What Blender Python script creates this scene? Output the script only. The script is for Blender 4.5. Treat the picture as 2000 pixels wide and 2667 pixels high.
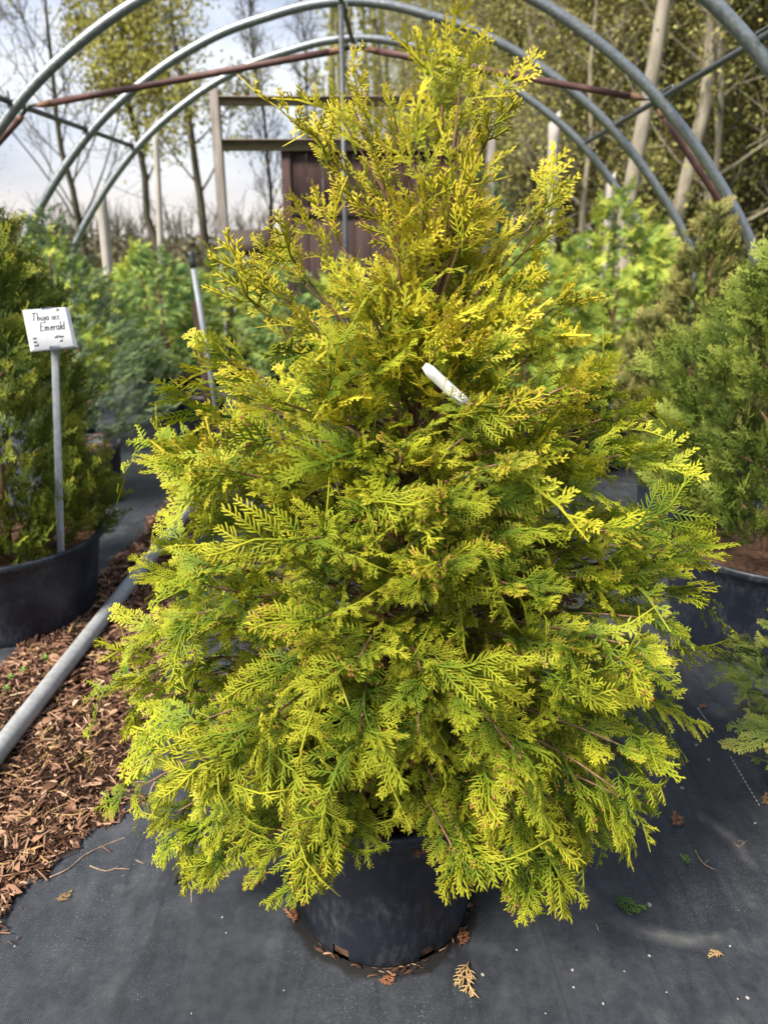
import bpy, math, random
import numpy as np
from mathutils import Vector, Matrix

for o in list(bpy.data.objects):
    bpy.data.objects.remove(o)
scene = bpy.context.scene
COL = scene.collection
R = math.radians

# ------------------------------------------------------------------ camera
cd = bpy.data.cameras.new('camera')
cam = bpy.data.objects.new('camera', cd)
COL.objects.link(cam)
scene.camera = cam
cam.location = (0, 0, 1.5)
cam.rotation_euler = (R(90 - 19.8), 0, 0)
cd.sensor_fit = 'VERTICAL'
cd.sensor_height = 36
cd.lens = 26
cd.clip_start = 0.02
cd.clip_end = 2000
cd.dof.use_dof = True
cd.dof.focus_distance = 1.45
cd.dof.aperture_fstop = 3.4

# ------------------------------------------------------------------ sky
SUN_EL, SUN_AZ = 48.0, 228.0          # degrees, azimuth clockwise from +Y
world = bpy.data.worlds.new('World')
scene.world = world
world.use_nodes = True
wt = world.node_tree
wt.nodes.clear()
wo = wt.nodes.new('ShaderNodeOutputWorld')
bg = wt.nodes.new('ShaderNodeBackground')
sky = wt.nodes.new('ShaderNodeTexSky')
sky.sky_type = 'NISHITA'
sky.sun_disc = False
sky.sun_elevation = R(SUN_EL)
sky.sun_rotation = R(SUN_AZ)
sky.air_density = 1.2
sky.dust_density = 2.0
bg.inputs['Strength'].default_value = 0.12
tc = wt.nodes.new('ShaderNodeTexCoord')
mp = wt.nodes.new('ShaderNodeMapping')
mp.inputs['Scale'].default_value = (1.0, 1.0, 2.6)
mp.inputs['Location'].default_value = (3.1, 0.4, 0.25)
wt.links.new(tc.outputs['Generated'], mp.inputs['Vector'])
nz = wt.nodes.new('ShaderNodeTexNoise')
nz.inputs['Scale'].default_value = 2.6
nz.inputs['Detail'].default_value = 7
nz.inputs['Roughness'].default_value = 0.55
wt.links.new(mp.outputs['Vector'], nz.inputs['Vector'])
cr = wt.nodes.new('ShaderNodeValToRGB')          # cloud body: grey-blue to white (radiance / 0.12)
cr.color_ramp.elements[0].position = 0.42
cr.color_ramp.elements[0].color = (1.35, 1.68, 2.45, 1)
cr.color_ramp.elements[1].position = 0.64
cr.color_ramp.elements[1].color = (3.7, 3.75, 4.0, 1)
wt.links.new(nz.outputs['Fac'], cr.inputs['Fac'])
sep = wt.nodes.new('ShaderNodeSeparateXYZ')
wt.links.new(tc.outputs['Generated'], sep.inputs['Vector'])
hr = wt.nodes.new('ShaderNodeMapRange')          # thin bright cloud low over the horizon, all the way round
hr.inputs['From Min'].default_value = 0.125
hr.inputs['From Max'].default_value = 0.035
hr.inputs['To Min'].default_value = 0
hr.inputs['To Max'].default_value = 0.85
wt.links.new(sep.outputs['Z'], hr.inputs['Value'])
hm = wt.nodes.new('ShaderNodeMixRGB')
hm.inputs['Color2'].default_value = (3.7, 3.4, 3.25, 1)
wt.links.new(hr.outputs['Result'], hm.inputs['Fac'])
wt.links.new(cr.outputs['Color'], hm.inputs['Color1'])
cm = wt.nodes.new('ShaderNodeMixRGB')
cm.inputs['Fac'].default_value = 0.86
wt.links.new(sky.outputs['Color'], cm.inputs['Color1'])
wt.links.new(hm.outputs['Color'], cm.inputs['Color2'])
wt.links.new(cm.outputs['Color'], bg.inputs['Color'])
wt.links.new(bg.outputs['Background'], wo.inputs['Surface'])

# ------------------------------------------------------------------ sun (soft, through thin cloud)
sl = bpy.data.lights.new('sun', 'SUN')
sl.energy = 4.2
sl.angle = R(15)
sl.color = (1.0, 0.93, 0.80)
sun = bpy.data.objects.new('sun', sl)
COL.objects.link(sun)
sd = Vector((math.sin(R(SUN_AZ)) * math.cos(R(SUN_EL)), math.cos(R(SUN_AZ)) * math.cos(R(SUN_EL)), math.sin(R(SUN_EL))))
sun.rotation_euler = sd.to_track_quat('Z', 'Y').to_euler()

scene.view_settings.view_transform = 'Standard'
scene.view_settings.look = 'None'
scene.view_settings.gamma = 1
scene.view_settings.use_curve_mapping = False
scene.view_settings.exposure = 1.30
scene.render.engine = 'CYCLES'
scene.cycles.max_bounces = 6
scene.cycles.diffuse_bounces = 3
scene.cycles.glossy_bounces = 2
scene.cycles.transmission_bounces = 3

# ------------------------------------------------------------------ helpers
rng = np.random.default_rng(7)
random.seed(7)
FPX, PIT, CH = 1926.0, R(19.8), 1.5


def ray(px, py):
    x, y = (px - 1000) / FPX, -(py - 1333.5) / FPX
    return np.array([x, math.cos(PIT) + y * math.sin(PIT), -math.sin(PIT) + y * math.cos(PIT)])


def G(px, py, z=0.0):
    r = ray(px, py)
    return np.array([0, 0, CH]) + r * ((z - CH) / r[2])


def PY(px, py, Y):
    r = ray(px, py)
    return np.array([0, 0, CH]) + r * (Y / r[1])


def norm(v):
    v = np.asarray(v, float)
    return v / (np.linalg.norm(v) + 1e-12)


class Geo:
    """vertex / quad / triangle arrays plus per-vertex attributes"""

    def __init__(s):
        s.V, s.Q, s.T, s.A = [], [], [], {}
        s.n = 0

    def add(s, V, Q=None, T=None, **at):
        V = np.asarray(V, float).reshape(-1, 3)
        if Q is not None and len(Q):
            s.Q.append(np.asarray(Q, int) + s.n)
        if T is not None and len(T):
            s.T.append(np.asarray(T, int) + s.n)
        for k in set(list(s.A) + list(at)):
            a = at.get(k, 0.0)
            a = np.full(len(V), a, float) if np.isscalar(a) else np.asarray(a, float)
            if k not in s.A:
                s.A[k] = [np.zeros(s.n)] if s.n else []
            s.A[k].append(a)
        s.V.append(V)
        s.n += len(V)

    def pack(s):
        V = np.concatenate(s.V) if s.V else np.zeros((0, 3))
        Q = np.concatenate(s.Q) if s.Q else np.zeros((0, 4), int)
        T = np.concatenate(s.T) if s.T else np.zeros((0, 3), int)
        return V, Q, T, {k: np.concatenate(a) for k, a in s.A.items()}

    def mesh(s, name, mat, smooth=False):
        V, Q, T, A = s.pack()
        m = bpy.data.meshes.new(name)
        m.vertices.add(len(V))
        m.vertices.foreach_set('co', V.ravel().astype(np.float32))
        nl = len(Q) * 4 + len(T) * 3
        m.loops.add(nl)
        m.loops.foreach_set('vertex_index', np.concatenate([Q.ravel(), T.ravel()]).astype(np.int32))
        m.polygons.add(len(Q) + len(T))
        st = np.concatenate([np.arange(len(Q)) * 4, len(Q) * 4 + np.arange(len(T)) * 3]).astype(np.int32)
        m.polygons.foreach_set('loop_start', st)
        if smooth:
            m.polygons.foreach_set('use_smooth', np.ones(len(Q) + len(T), bool))
        for k, a in A.items():
            at = m.attributes.new(k, 'FLOAT', 'POINT')
            at.data.foreach_set('value', a.astype(np.float32))
        m.update(calc_edges=True)
        m.validate()
        for x in (mat if isinstance(mat, (list, tuple)) else [mat]):
            m.materials.append(x)
        return m


def obj(name, data, parent=None, loc=(0, 0, 0), rot=(0, 0, 0), scale=(1, 1, 1)):
    o = bpy.data.objects.new(name, data)
    COL.objects.link(o)
    o.location, o.rotation_euler, o.scale = loc, rot, scale
    if parent is not None:
        o.parent = parent
    return o


def tag(o, label=None, cat=None, group=None, kind=None):
    if label: o['label'] = label
    if cat: o['category'] = cat
    if group: o['group'] = group
    if kind: o['kind'] = kind
    return o


def thing(name, label, cat, loc=(0, 0, 0), rotz=0, group=None):
    return tag(obj(name, None, None, loc, (0, 0, rotz)), label, cat, group)


def box(g, lo, hi, **at):
    (x0, y0, z0), (x1, y1, z1) = lo, hi
    V = [(x0, y0, z0), (x1, y0, z0), (x1, y1, z0), (x0, y1, z0), (x0, y0, z1), (x1, y0, z1), (x1, y1, z1), (x0, y1, z1)]
    g.add(V, [(0, 3, 2, 1), (4, 5, 6, 7), (0, 1, 5, 4), (1, 2, 6, 5), (2, 3, 7, 6), (3, 0, 4, 7)], **at)


def bbox(g, lo, hi, b=0.004):
    """box with chamfered vertical and horizontal edges"""
    lo, hi = np.array(lo, float), np.array(hi, float)
    c, h = (lo + hi) / 2, (hi - lo) / 2
    b = min(b, h.min() * .45)
    V, idx = [], {}
    for sx in (-1, 1):
        for sy in (-1, 1):
            for sz in (-1, 1):
                for ax in range(3):
                    p = np.array([sx, sy, sz]) * h
                    for k in range(3):
                        if k != ax:
                            p[k] -= np.sign(p[k]) * b
                    idx[(sx, sy, sz, ax)] = len(V)
                    V.append(c + p)
    Q, T = [], []
    for ax in range(3):
        u, v = [k for k in range(3) if k != ax]
        for sg in (-1, 1):
            q = []
            for a, d in ((-1, -1), (1, -1), (1, 1), (-1, 1)):
                t = [0, 0, 0]; t[ax] = sg; t[u] = a; t[v] = d
                q.append(idx[tuple(t) + (ax,)])
            Q.append(q)
        for a in (-1, 1):
            for d in (-1, 1):
                t0 = [0, 0, 0]; t0[u] = a; t0[v] = d
                q = []
                for sg, k in ((-1, u), (1, u), (1, v), (-1, v)):
                    t = list(t0); t[ax] = sg
                    q.append(idx[tuple(t) + (k,)])
                Q.append(q)
    for sx in (-1, 1):
        for sy in (-1, 1):
            for sz in (-1, 1):
                T.append([idx[(sx, sy, sz, k)] for k in range(3)])
    g.add(V, Q, T)


def tube(g, pts, rad, n=8, cap=True, **at):
    pts = np.asarray(pts, float)
    k = len(pts)
    rad = np.full(k, rad, float) if np.isscalar(rad) else np.asarray(rad, float)
    tan = np.gradient(pts, axis=0)
    tan /= np.linalg.norm(tan, axis=1)[:, None] + 1e-12
    up = np.array([0, 0, 1.0]) if abs(tan[0][2]) < .9 else np.array([1.0, 0, 0])
    a = np.arange(n) * 2 * math.pi / n
    V = np.zeros((k, n, 3))
    s = norm(np.cross(tan[0], up))
    for i in range(k):
        s = norm(s - tan[i] * (s @ tan[i]))
        b = np.cross(tan[i], s)
        V[i] = pts[i] + rad[i] * (np.cos(a)[:, None] * s + np.sin(a)[:, None] * b)
    i, j = np.meshgrid(np.arange(k - 1), np.arange(n), indexing='ij')
    j2 = (j + 1) % n
    Q = np.stack([i * n + j, i * n + j2, (i + 1) * n + j2, (i + 1) * n + j], -1).reshape(-1, 4)
    V = V.reshape(-1, 3)
    T = None
    if cap:
        V = np.vstack([V, pts[0], pts[-1]])
        c0, c1 = k * n, k * n + 1
        T = [(c0, (q + 1) % n, q) for q in range(n)] + [(c1, (k - 1) * n + q, (k - 1) * n + (q + 1) % n) for q in range(n)]
    g.add(V, Q, T, **at)


def lathe(g, prof, n=48, skip=()):
    prof = np.asarray(prof, float)
    k = len(prof)
    a = np.arange(n) * 2 * math.pi / n
    V = np.stack([prof[:, 0][:, None] * np.cos(a), prof[:, 0][:, None] * np.sin(a), np.repeat(prof[:, 1][:, None], n, 1)], -1).reshape(-1, 3)
    Q = []
    for i in range(k - 1):
        for j in range(n):
            if (i, j) in skip: continue
            Q.append((i * n + j, i * n + (j + 1) % n, (i + 1) * n + (j + 1) % n, (i + 1) * n + j))
    g.add(V, Q)


def bez(p0, p1, p2, n):
    t = np.linspace(0, 1, n)[:, None]
    return (1 - t) ** 2 * np.asarray(p0) + 2 * t * (1 - t) * np.asarray(p1) + t ** 2 * np.asarray(p2)


# ------------------------------------------------------------------ materials
class NT:
    def __init__(s, name):
        s.m = bpy.data.materials.new(name)
        s.m.use_nodes = True
        s.t = s.m.node_tree
        s.b = s.t.nodes['Principled BSDF']
        s.out = s.t.nodes['Material Output']

    def n(s, typ, **kw):
        x = s.t.nodes.new(typ)
        for k, v in kw.items():
            if k in x.inputs.keys(): x.inputs[k].default_value = v
            else: setattr(x, k, v)
        return x

    def l(s, a, b):
        s.t.links.new(a, b)

    def pos(s):
        return s.n('ShaderNodeTexCoord').outputs['Object']

    def wpos(s):
        return s.n('ShaderNodeNewGeometry').outputs['Position']

    def noise(s, scale, detail=4, rough=.55, vec=None, stretch=None):
        x = s.n('ShaderNodeTexNoise', Scale=scale, Detail=detail, Roughness=rough)
        v = vec if vec is not None else s.pos()
        if stretch:
            mpn = s.n('ShaderNodeMapping')
            mpn.inputs['Scale'].default_value = stretch
            s.l(v, mpn.inputs['Vector'])
            v = mpn.outputs['Vector']
        s.l(v, x.inputs['Vector'])
        return x.outputs['Fac']

    def ramp(s, fac, stops):
        r = s.n('ShaderNodeValToRGB')
        e = r.color_ramp.elements
        while len(e) < len(stops): e.new(.5)
        for q, (p, c) in zip(e, stops):
            q.position = p
            q.color = tuple(c) + (1,)
        s.l(fac, r.inputs['Fac'])
        return r.outputs['Color']

    def math(s, op, a, b=None, clamp=False):
        x = s.n('ShaderNodeMath', operation=op, use_clamp=clamp)
        for i, v in enumerate((a, b)):
            if v is None: continue
            if isinstance(v, (int, float)): x.inputs[i].default_value = v
            else: s.l(v, x.inputs[i])
        return x.outputs[0]

    def mix(s, f, a, b, blend='MIX'):
        x = s.n('ShaderNodeMixRGB', blend_type=blend)
        for i, v in enumerate((f, a, b)):
            if isinstance(v, (int, float)): x.inputs[i].default_value = v
            elif isinstance(v, tuple): x.inputs[i].default_value = v + (1,)
            else: s.l(v, x.inputs[i])
        return x.outputs[0]

    def bump(s, h, strength=.3, dist=.002):
        x = s.n('ShaderNodeBump', Strength=strength, Distance=dist)
        s.l(h, x.inputs['Height'])
        s.l(x.outputs['Normal'], s.b.inputs['Normal'])

    def set(s, color=None, rough=.6, metal=0, spec=.5):
        if color is not None:
            if isinstance(color, tuple): s.b.inputs['Base Color'].default_value = color + (1,)
            else: s.l(color, s.b.inputs['Base Color'])
        if isinstance(rough, (int, float)): s.b.inputs['Roughness'].default_value = rough
        else: s.l(rough, s.b.inputs['Roughness'])
        s.b.inputs['Metallic'].default_value = metal
        s.b.inputs['Specular IOR Level'].default_value = spec
        return s.m


def leaf_mat(name, stops, bud=(.36, .15, .055), rough=.6, trans=.25, spec=.2, var=.5):
    t = NT(name)
    tip = t.n('ShaderNodeAttribute', attribute_name='tip').outputs['Fac']
    rn = t.n('ShaderNodeAttribute', attribute_name='rnd').outputs['Fac']
    oi = t.n('ShaderNodeObjectInfo').outputs['Random']
    r = t.math('FRACT', t.math('ADD', rn, oi))
    f = t.math('ADD', t.math('MULTIPLY', tip, 1 - var * .4), t.math('MULTIPLY', t.math('SUBTRACT', r, .5), var), True)
    c = t.ramp(f, stops)
    bd = t.n('ShaderNodeAttribute', attribute_name='bud').outputs['Fac']
    c = t.mix(bd, c, bud)
    t.set(c, rough, 0, spec)
    tr = t.n('ShaderNodeBsdfTranslucent')
    t.l(c, tr.inputs['Color'])
    mx = t.n('ShaderNodeMixShader', Fac=trans)
    t.l(t.b.outputs[0], mx.inputs[1])
    t.l(tr.outputs[0], mx.inputs[2])
    t.l(mx.outputs[0], t.out.inputs['Surface'])
    return t.m


def simple(name, c0, c1, scale=8, rough=.7, metal=0, spec=.4, bump=.0, stretch=None, detail=5, lo=.35, hi=.65, dist=.003):
    t = NT(name)
    f = t.noise(scale, detail, .6, stretch=stretch)
    t.set(t.ramp(f, [(lo, c0), (hi, c1)]), rough, metal, spec)
    if bump: t.bump(f, bump, dist)
    return t.m


M = {}
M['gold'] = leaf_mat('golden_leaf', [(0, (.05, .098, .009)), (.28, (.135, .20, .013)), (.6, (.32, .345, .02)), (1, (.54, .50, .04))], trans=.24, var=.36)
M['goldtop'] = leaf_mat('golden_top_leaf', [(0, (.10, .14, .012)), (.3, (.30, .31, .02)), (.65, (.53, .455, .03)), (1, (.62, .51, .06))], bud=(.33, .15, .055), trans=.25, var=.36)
M['emerald'] = leaf_mat('emerald_leaf', [(0, (.04, .07, .010)), (.5, (.12, .155, .018)), (1, (.34, .32, .04))], trans=.2)
M['cedar'] = leaf_mat('cedar_leaf', [(0, (.045, .075, .014)), (.5, (.15, .20, .03)), (1, (.38, .40, .08))], trans=.2)
M['darkcedar'] = leaf_mat('dark_cedar_leaf', [(0, (.04, .07, .015)), (.5, (.12, .16, .028)), (1, (.32, .32, .06))], bud=(.33, .15, .08), trans=.2)
M['juniper'] = leaf_mat('juniper_leaf', [(0, (.06, .10, .055)), (.5, (.15, .21, .10)), (1, (.30, .37, .17))], trans=.15)
M['lime'] = leaf_mat('lime_leaf', [(0, (.09, .18, .05)), (.3, (.24, .35, .06)), (.6, (.45, .50, .08)), (1, (.62, .60, .10))], trans=.25)
M['lime2'] = leaf_mat('lime_leaf_paler', [(0, (.08, .17, .08)), (.4, (.19, .30, .10)), (.75, (.34, .43, .11)), (1, (.52, .54, .11))], trans=.25)
M['hinoki'] = leaf_mat('hinoki_leaf', [(0, (.07, .075, .025)), (.5, (.18, .18, .05)), (.85, (.32, .27, .09)), (1, (.44, .30, .14))], trans=.15)
M['dry'] = leaf_mat('dry_leaf', [(0, (.10, .045, .02)), (.5, (.20, .095, .045)), (1, (.34, .19, .10))], trans=.1, var=.9)
M['bark'] = simple('red_brown_bark', (.11, .055, .03), (.24, .14, .085), 40, .85, bump=.5, stretch=(1, 1, .2))
M['twig'] = simple('grey_twig_bark', (.13, .09, .06), (.30, .22, .16), 60, .85, bump=.3)
M['soil'] = simple('bark_soil', (.035, .018, .010), (.15, .075, .04), 45, .95, bump=.9, dist=.01)


def plastic(name, base, dust, amt=.35):
    t = NT(name)
    f1 = t.noise(9, 6, .65)
    f2 = t.noise(70, 4, .6, stretch=(1, 1, .35))
    d = t.math('MULTIPLY', t.ramp(f1, [(.42, (0, 0, 0)), (.72, (1, 1, 1))]), t.ramp(f2, [(.4, (0, 0, 0)), (.75, (1, 1, 1))]))
    sc = t.noise(26, 3, .5, stretch=(1, 1, 9))
    d = t.math('ADD', t.math('MULTIPLY', d, amt), t.math('MULTIPLY', t.ramp(sc, [(.66, (0, 0, 0)), (.74, (1, 1, 1))]), amt * .35))
    t.set(t.mix(d, base, dust), t.ramp(f1, [(.3, (.32, .32, .32)), (.7, (.55, .55, .55))]), 0, .4)
    t.bump(t.noise(160, 3), .08, .001)
    return t.m


M['pot'] = plastic('black_pot_plastic', (.008, .011, .019), (.12, .13, .155), .55)
M['potgrey'] = plastic('scuffed_grey_pot_rim', (.06, .06, .068), (.22, .22, .23), .6)
M['greenplastic'] = simple('dark_green_plastic', (.018, .035, .026), (.035, .055, .042), 20, .45)


def galv(name, c0, c1, metal=.55, rough=.42):
    t = NT(name)
    f = t.noise(7, 6, .65)
    f2 = t.noise(55, 3, .6)
    c = t.mix(.5, t.ramp(f, [(.3, c0), (.7, c1)]), t.ramp(f2, [(.35, c0), (.65, c1)]))
    t.set(c, t.ramp(f2, [(.3, (rough - .08,) * 3), (.7, (rough + .15,) * 3)]), metal, .5)
    t.bump(f2, .06, .001)
    return t.m


M['galv'] = galv('galvanised_steel', (.17, .19, .205), (.30, .325, .34), .75, .40)
M['galvdark'] = galv('dull_galvanised_tube', (.05, .056, .062), (.11, .117, .125), .5, .5)
M['galvpipe'] = galv('weathered_galvanised_pipe', (.24, .25, .26), (.40, .41, .42), .25, .55)
M['zinc'] = galv('zinc_stake', (.20, .22, .245), (.32, .34, .36), .3, .5)
t = NT('red_oxide_paint')
f = t.noise(14, 6, .7)
c = t.ramp(f, [(.3, (.055, .024, .023)), (.55, (.095, .043, .040)), (.78, (.19, .10, .09))])
t.set(c, .6, 0, .4)
t.bump(f, .1)
M['redpaint'] = t.m
M['rust'] = simple('rusty_pipe_end', (.09, .035, .018), (.26, .15, .10), 40, .85, bump=.4)


def wood(name, c0, c1, c2, axis='z', rough=.85):
    t = NT(name)
    st = {'z': (14, 14, .9), 'x': (.9, 14, 14)}[axis]
    f = t.noise(3.0, 8, .7, stretch=st)
    f2 = t.noise(2.3, 4, .6)
    c = t.ramp(f, [(.25, c0), (.5, c1), (.78, c2)])
    c = t.mix(t.math('MULTIPLY', t.ramp(f2, [(.4, (0, 0, 0)), (.75, (1, 1, 1))]), .6), c, c0)
    t.set(c, rough, 0, .2)
    t.bump(f, .4, .004)
    return t.m


M['greywood'] = wood('weathered_grey_wood', (.09, .075, .065), (.24, .21, .19), (.36, .33, .30))
M['tanwood'] = wood('weathered_tan_wood', (.09, .065, .05), (.25, .19, .145), (.36, .29, .23), 'z')
M['palewood'] = wood('pale_split_wood', (.18, .16, .14), (.40, .37, .34), (.55, .52, .48))
M['darkwood'] = wood('dark_stake_wood', (.03, .018, .014), (.075, .045, .035), (.14, .10, .08))
M['doorbrown'] = simple('dark_brown_door_paint', (.040, .022, .021), (.066, .038, .036), 3, .55, spec=.35, stretch=(6, 6, .5))
M['doorframe'] = simple('worn_brown_frame_paint', (.045, .022, .02), (.12, .07, .06), 12, .6, stretch=(6, 6, .6), lo=.45, hi=.8)
M['white'] = simple('white_sign_plastic', (.40, .42, .45), (.47, .485, .51), 12, .4, spec=.4)
M['tagwhite'] = simple('white_tag_plastic', (.74, .76, .79), (.8, .81, .83), 12, .45)
M['signgrey'] = simple('grey_sign_bevel', (.22, .24, .27), (.30, .32, .35), 12, .4)
M['ink'] = simple('grey_marker_ink', (.012, .014, .018), (.025, .028, .033), 30, .6)
M['stone'] = simple('pale_pebble', (.20, .185, .165), (.40, .385, .36), 60, .7)
M['darkclod'] = simple('dark_clod', (.012, .011, .010), (.03, .026, .022), 60, .9, bump=.5)
M['shed'] = simple('dark_brown_shed_board', (.035, .024, .02), (.07, .05, .042), 6, .8, stretch=(8, 8, .4))
M['shedroof'] = simple('grey_metal_roof', (.10, .10, .11), (.17, .17, .18), 3, .6)
M['bluepanel'] = simple('pale_blue_sheet', (.42, .50, .58), (.55, .62, .68), 4, .35)
M['thread'] = simple('white_thread', (.45, .46, .48), (.6, .6, .62), 90, .8)

# weed mat: woven black polypropylene with dust, scuffs and a pale ring where a pot once stood
t = NT('woven_weed_mat')
p = t.wpos()
big = t.noise(1.6, 5, .6, p)
mid = t.noise(9, 6, .65, p)
fine = t.noise(420, 2, .5, p)
streak = t.noise(3.2, 5, .6, p, stretch=(5.5, .8, 1))
base = t.ramp(big, [(.3, (.013, .0155, .020)), (.7, (.022, .0255, .033))])
dust = t.math('MULTIPLY', t.ramp(mid, [(.42, (0, 0, 0)), (.75, (1, 1, 1))]), .35)
dust = t.math('ADD', dust, t.math('MULTIPLY', t.ramp(streak, [(.52, (0, 0, 0)), (.72, (1, 1, 1))]), .40))
col = t.mix(dust, base, (.056, .06, .07))
sx = t.n('ShaderNodeSeparateXYZ'); t.l(p, sx.inputs[0])
wv = t.math('MULTIPLY', t.math('SINE', t.math('MULTIPLY', sx.outputs[0], 1570)), t.math('SINE', t.math('MULTIPLY', sx.outputs[1], 1150)))
spk = t.math('MULTIPLY', t.ramp(t.noise(260, 2, .6, p), [(.60, (0, 0, 0)), (.72, (1, 1, 1))]), t.ramp(big, [(.45, (.1, .1, .1)), (.65, (1, 1, 1))]))
wv2 = t.math('MULTIPLY', t.math('ADD', t.math('SINE', t.math('MULTIPLY', sx.outputs[1], 1500)), t.math('MULTIPLY', t.math('SINE', t.math('MULTIPLY', sx.outputs[0], 1050)), .7)), .5)
thr = t.math('MULTIPLY', t.math('ADD', wv2, .6, True), t.ramp(t.noise(45, 4, .7, p), [(.35, (0, 0, 0)), (.7, (1, 1, 1))]))
col = t.mix(t.math('MULTIPLY', thr, .38), col, (.078, .086, .103))
fold = t.math('ABSOLUTE', t.math('SUBTRACT', t.noise(1.3, 3, .5, p, stretch=(2.6, .55, 1)), .5))
fold = t.math('SUBTRACT', 1.0, t.math('MULTIPLY', fold, 55), True)
col = t.mix(t.math('MULTIPLY', fold, .5), col, (.012, .013, .016))  # crease shade painted into the mat colour as thin dark lines
blot = t.math('MULTIPLY', t.ramp(t.noise(4.5, 6, .7, p), [(.56, (0, 0, 0)), (.68, (1, 1, 1))]), .42)
col = t.mix(blot, col, (.07, .075, .086))
col = t.mix(t.math('MULTIPLY', spk, .55), col, (.26, .27, .30))  # pale specks: dust plus glints of fabric sheen painted into the colour


def ringmask(cx, cy, r0, w, wob):
    v = t.n('ShaderNodeVectorMath', operation='DISTANCE')
    t.l(p, v.inputs[0]); v.inputs[1].default_value = (cx, cy, .004)
    d = t.math('ADD', v.outputs['Value'], t.math('MULTIPLY', t.math('SUBTRACT', mid, .5), wob))
    e = t.math('DIVIDE', t.math('ABSOLUTE', t.math('SUBTRACT', d, r0)), w)
    return t.math('SUBTRACT', 1.0, e, True), d


rc = G(1700, 2240)
rm, _ = ringmask(rc[0], rc[1], .235, .028, .05)
rm = t.math('MULTIPLY', rm, t.math('MULTIPLY', t.ramp(t.noise(5, 4, .6, p), [(.42, (0, 0, 0)), (.62, (1, 1, 1))]), .55))
col = t.mix(rm, col, (.20, .195, .19))
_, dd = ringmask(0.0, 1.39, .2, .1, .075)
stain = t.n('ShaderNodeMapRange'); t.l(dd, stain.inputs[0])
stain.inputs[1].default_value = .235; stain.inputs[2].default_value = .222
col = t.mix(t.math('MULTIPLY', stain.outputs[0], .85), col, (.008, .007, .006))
t.set(col, t.ramp(mid, [(.3, (.42, .42, .42)), (.7, (.62, .62, .62))]), 0, .45)
hb = t.math('ADD', t.math('MULTIPLY', wv, .35), t.math('ADD', t.math('MULTIPLY', fine, .6), t.math('MULTIPLY', streak, 4)))
t.bump(hb, .35, .0018)
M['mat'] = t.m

t = NT('meadow_ground')
p = t.wpos()
a = t.noise(.35, 6, .65, p); b = t.noise(6, 5, .7, p)
c = t.mix(.5, t.ramp(a, [(.3, (.05, .065, .018)), (.55, (.09, .12, .03)), (.75, (.16, .13, .07))]), t.ramp(b, [(.3, (.035, .05, .014)), (.7, (.14, .15, .05))]))
t.set(c, .95, 0, .1)
t.bump(b, .8, .05)
M['meadow'] = t.m

t = NT('mulch_base')
p = t.wpos()
f = t.noise(75, 8, .8, p)
t.set(t.ramp(f, [(.35, (.010, .006, .004)), (.5, (.04, .022, .014)), (.68, (.16, .09, .055))]), .95, 0, .1)
t.bump(f, 1.0, .02)
M['mulch'] = t.m
M['chip'] = leaf_mat('mulch_chip', [(0, (.03, .015, .010)), (.3, (.13, .065, .04)), (.6, (.28, .155, .10)), (.85, (.44, .29, .19)), (1, (.58, .44, .31))], rough=.85, trans=.04, spec=.15, var=1.0)
M['seedling'] = simple('seedling_green', (.10, .2, .03), (.2, .33, .06), 30, .6)
M['treebark'] = simple('grey_tree_bark', (.14, .12, .09), (.29, .255, .20), 9, .9, bump=.6, stretch=(1, 1, .25), dist=.03)
M['darkbark'] = simple('dark_tree_bark', (.03, .026, .018), (.075, .065, .042), 9, .9, bump=.6, stretch=(1, 1, .25), dist=.03)
M['palebark'] = simple('pale_beech_bark', (.14, .12, .095), (.27, .24, .195), 5, .85, bump=.4, stretch=(1, 1, .3), dist=.02)
M['springleaf'] = leaf_mat('spring_leaf', [(0, (.22, .21, .04)), (.5, (.38, .36, .08)), (1, (.52, .48, .14))], trans=.4, spec=.2, var=1.0)
M['woodleaf'] = leaf_mat('wood_leaf', [(0, (.20, .19, .06)), (.5, (.36, .345, .11)), (1, (.52, .48, .19))], trans=.4, spec=.2, var=1.0)
M['hedge'] = leaf_mat('far_hedge_leaf', [(0, (.09, .08, .05)), (.5, (.17, .15, .09)), (1, (.26, .23, .13))], trans=.3, spec=.1, var=1.0)

# ------------------------------------------------------------------ ground
g = Geo()
g.add([(-400, -60, 0), (400, -60, 0), (400, 700, 0), (-400, 700, 0)], [(0, 1, 2, 3)])
tag(obj('ground', g.mesh('ground', M['meadow']), None, (0, 0, -.004)), kind='structure')
g = Geo()                                     # weed mat, gently uneven
nx, ny = 150, 110
xs, ys = np.linspace(-3.4, 3.4, nx), np.linspace(-1.5, 8.6, ny)
X, Y = np.meshgrid(xs, ys, indexing='ij')
Z = .003 * np.sin(X * 7 + np.sin(Y * 3)) * np.sin(Y * 5 + X) + .002 * np.sin(X * 23 + 2 * np.sin(Y * 2.2))
Z = Z + .006 * np.exp(-((X - 1.0 + .25 * np.sin(Y * 1.3) - .12 * Y) / .03) ** 2) + .005 * np.exp(-((X + .35 + .1 * np.sin(Y * 2) + .1 * Y) / .025) ** 2) + .005 * np.exp(-((X - .45 - .06 * np.sin(Y * 4)) / .03) ** 2)
Z = Z * np.clip((np.hypot(X, Y - 1.39) - .25) * 4, 0, 1) + .006
i, j = np.meshgrid(np.arange(nx - 1), np.arange(ny - 1), indexing='ij')
Q = np.stack([i * ny + j, (i + 1) * ny + j, (i + 1) * ny + j + 1, i * ny + j + 1], -1).reshape(-1, 4)
g.add(np.stack([X, Y, Z], -1).reshape(-1, 3), Q)
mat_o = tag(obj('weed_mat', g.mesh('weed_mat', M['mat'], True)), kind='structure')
g = Geo()
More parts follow.
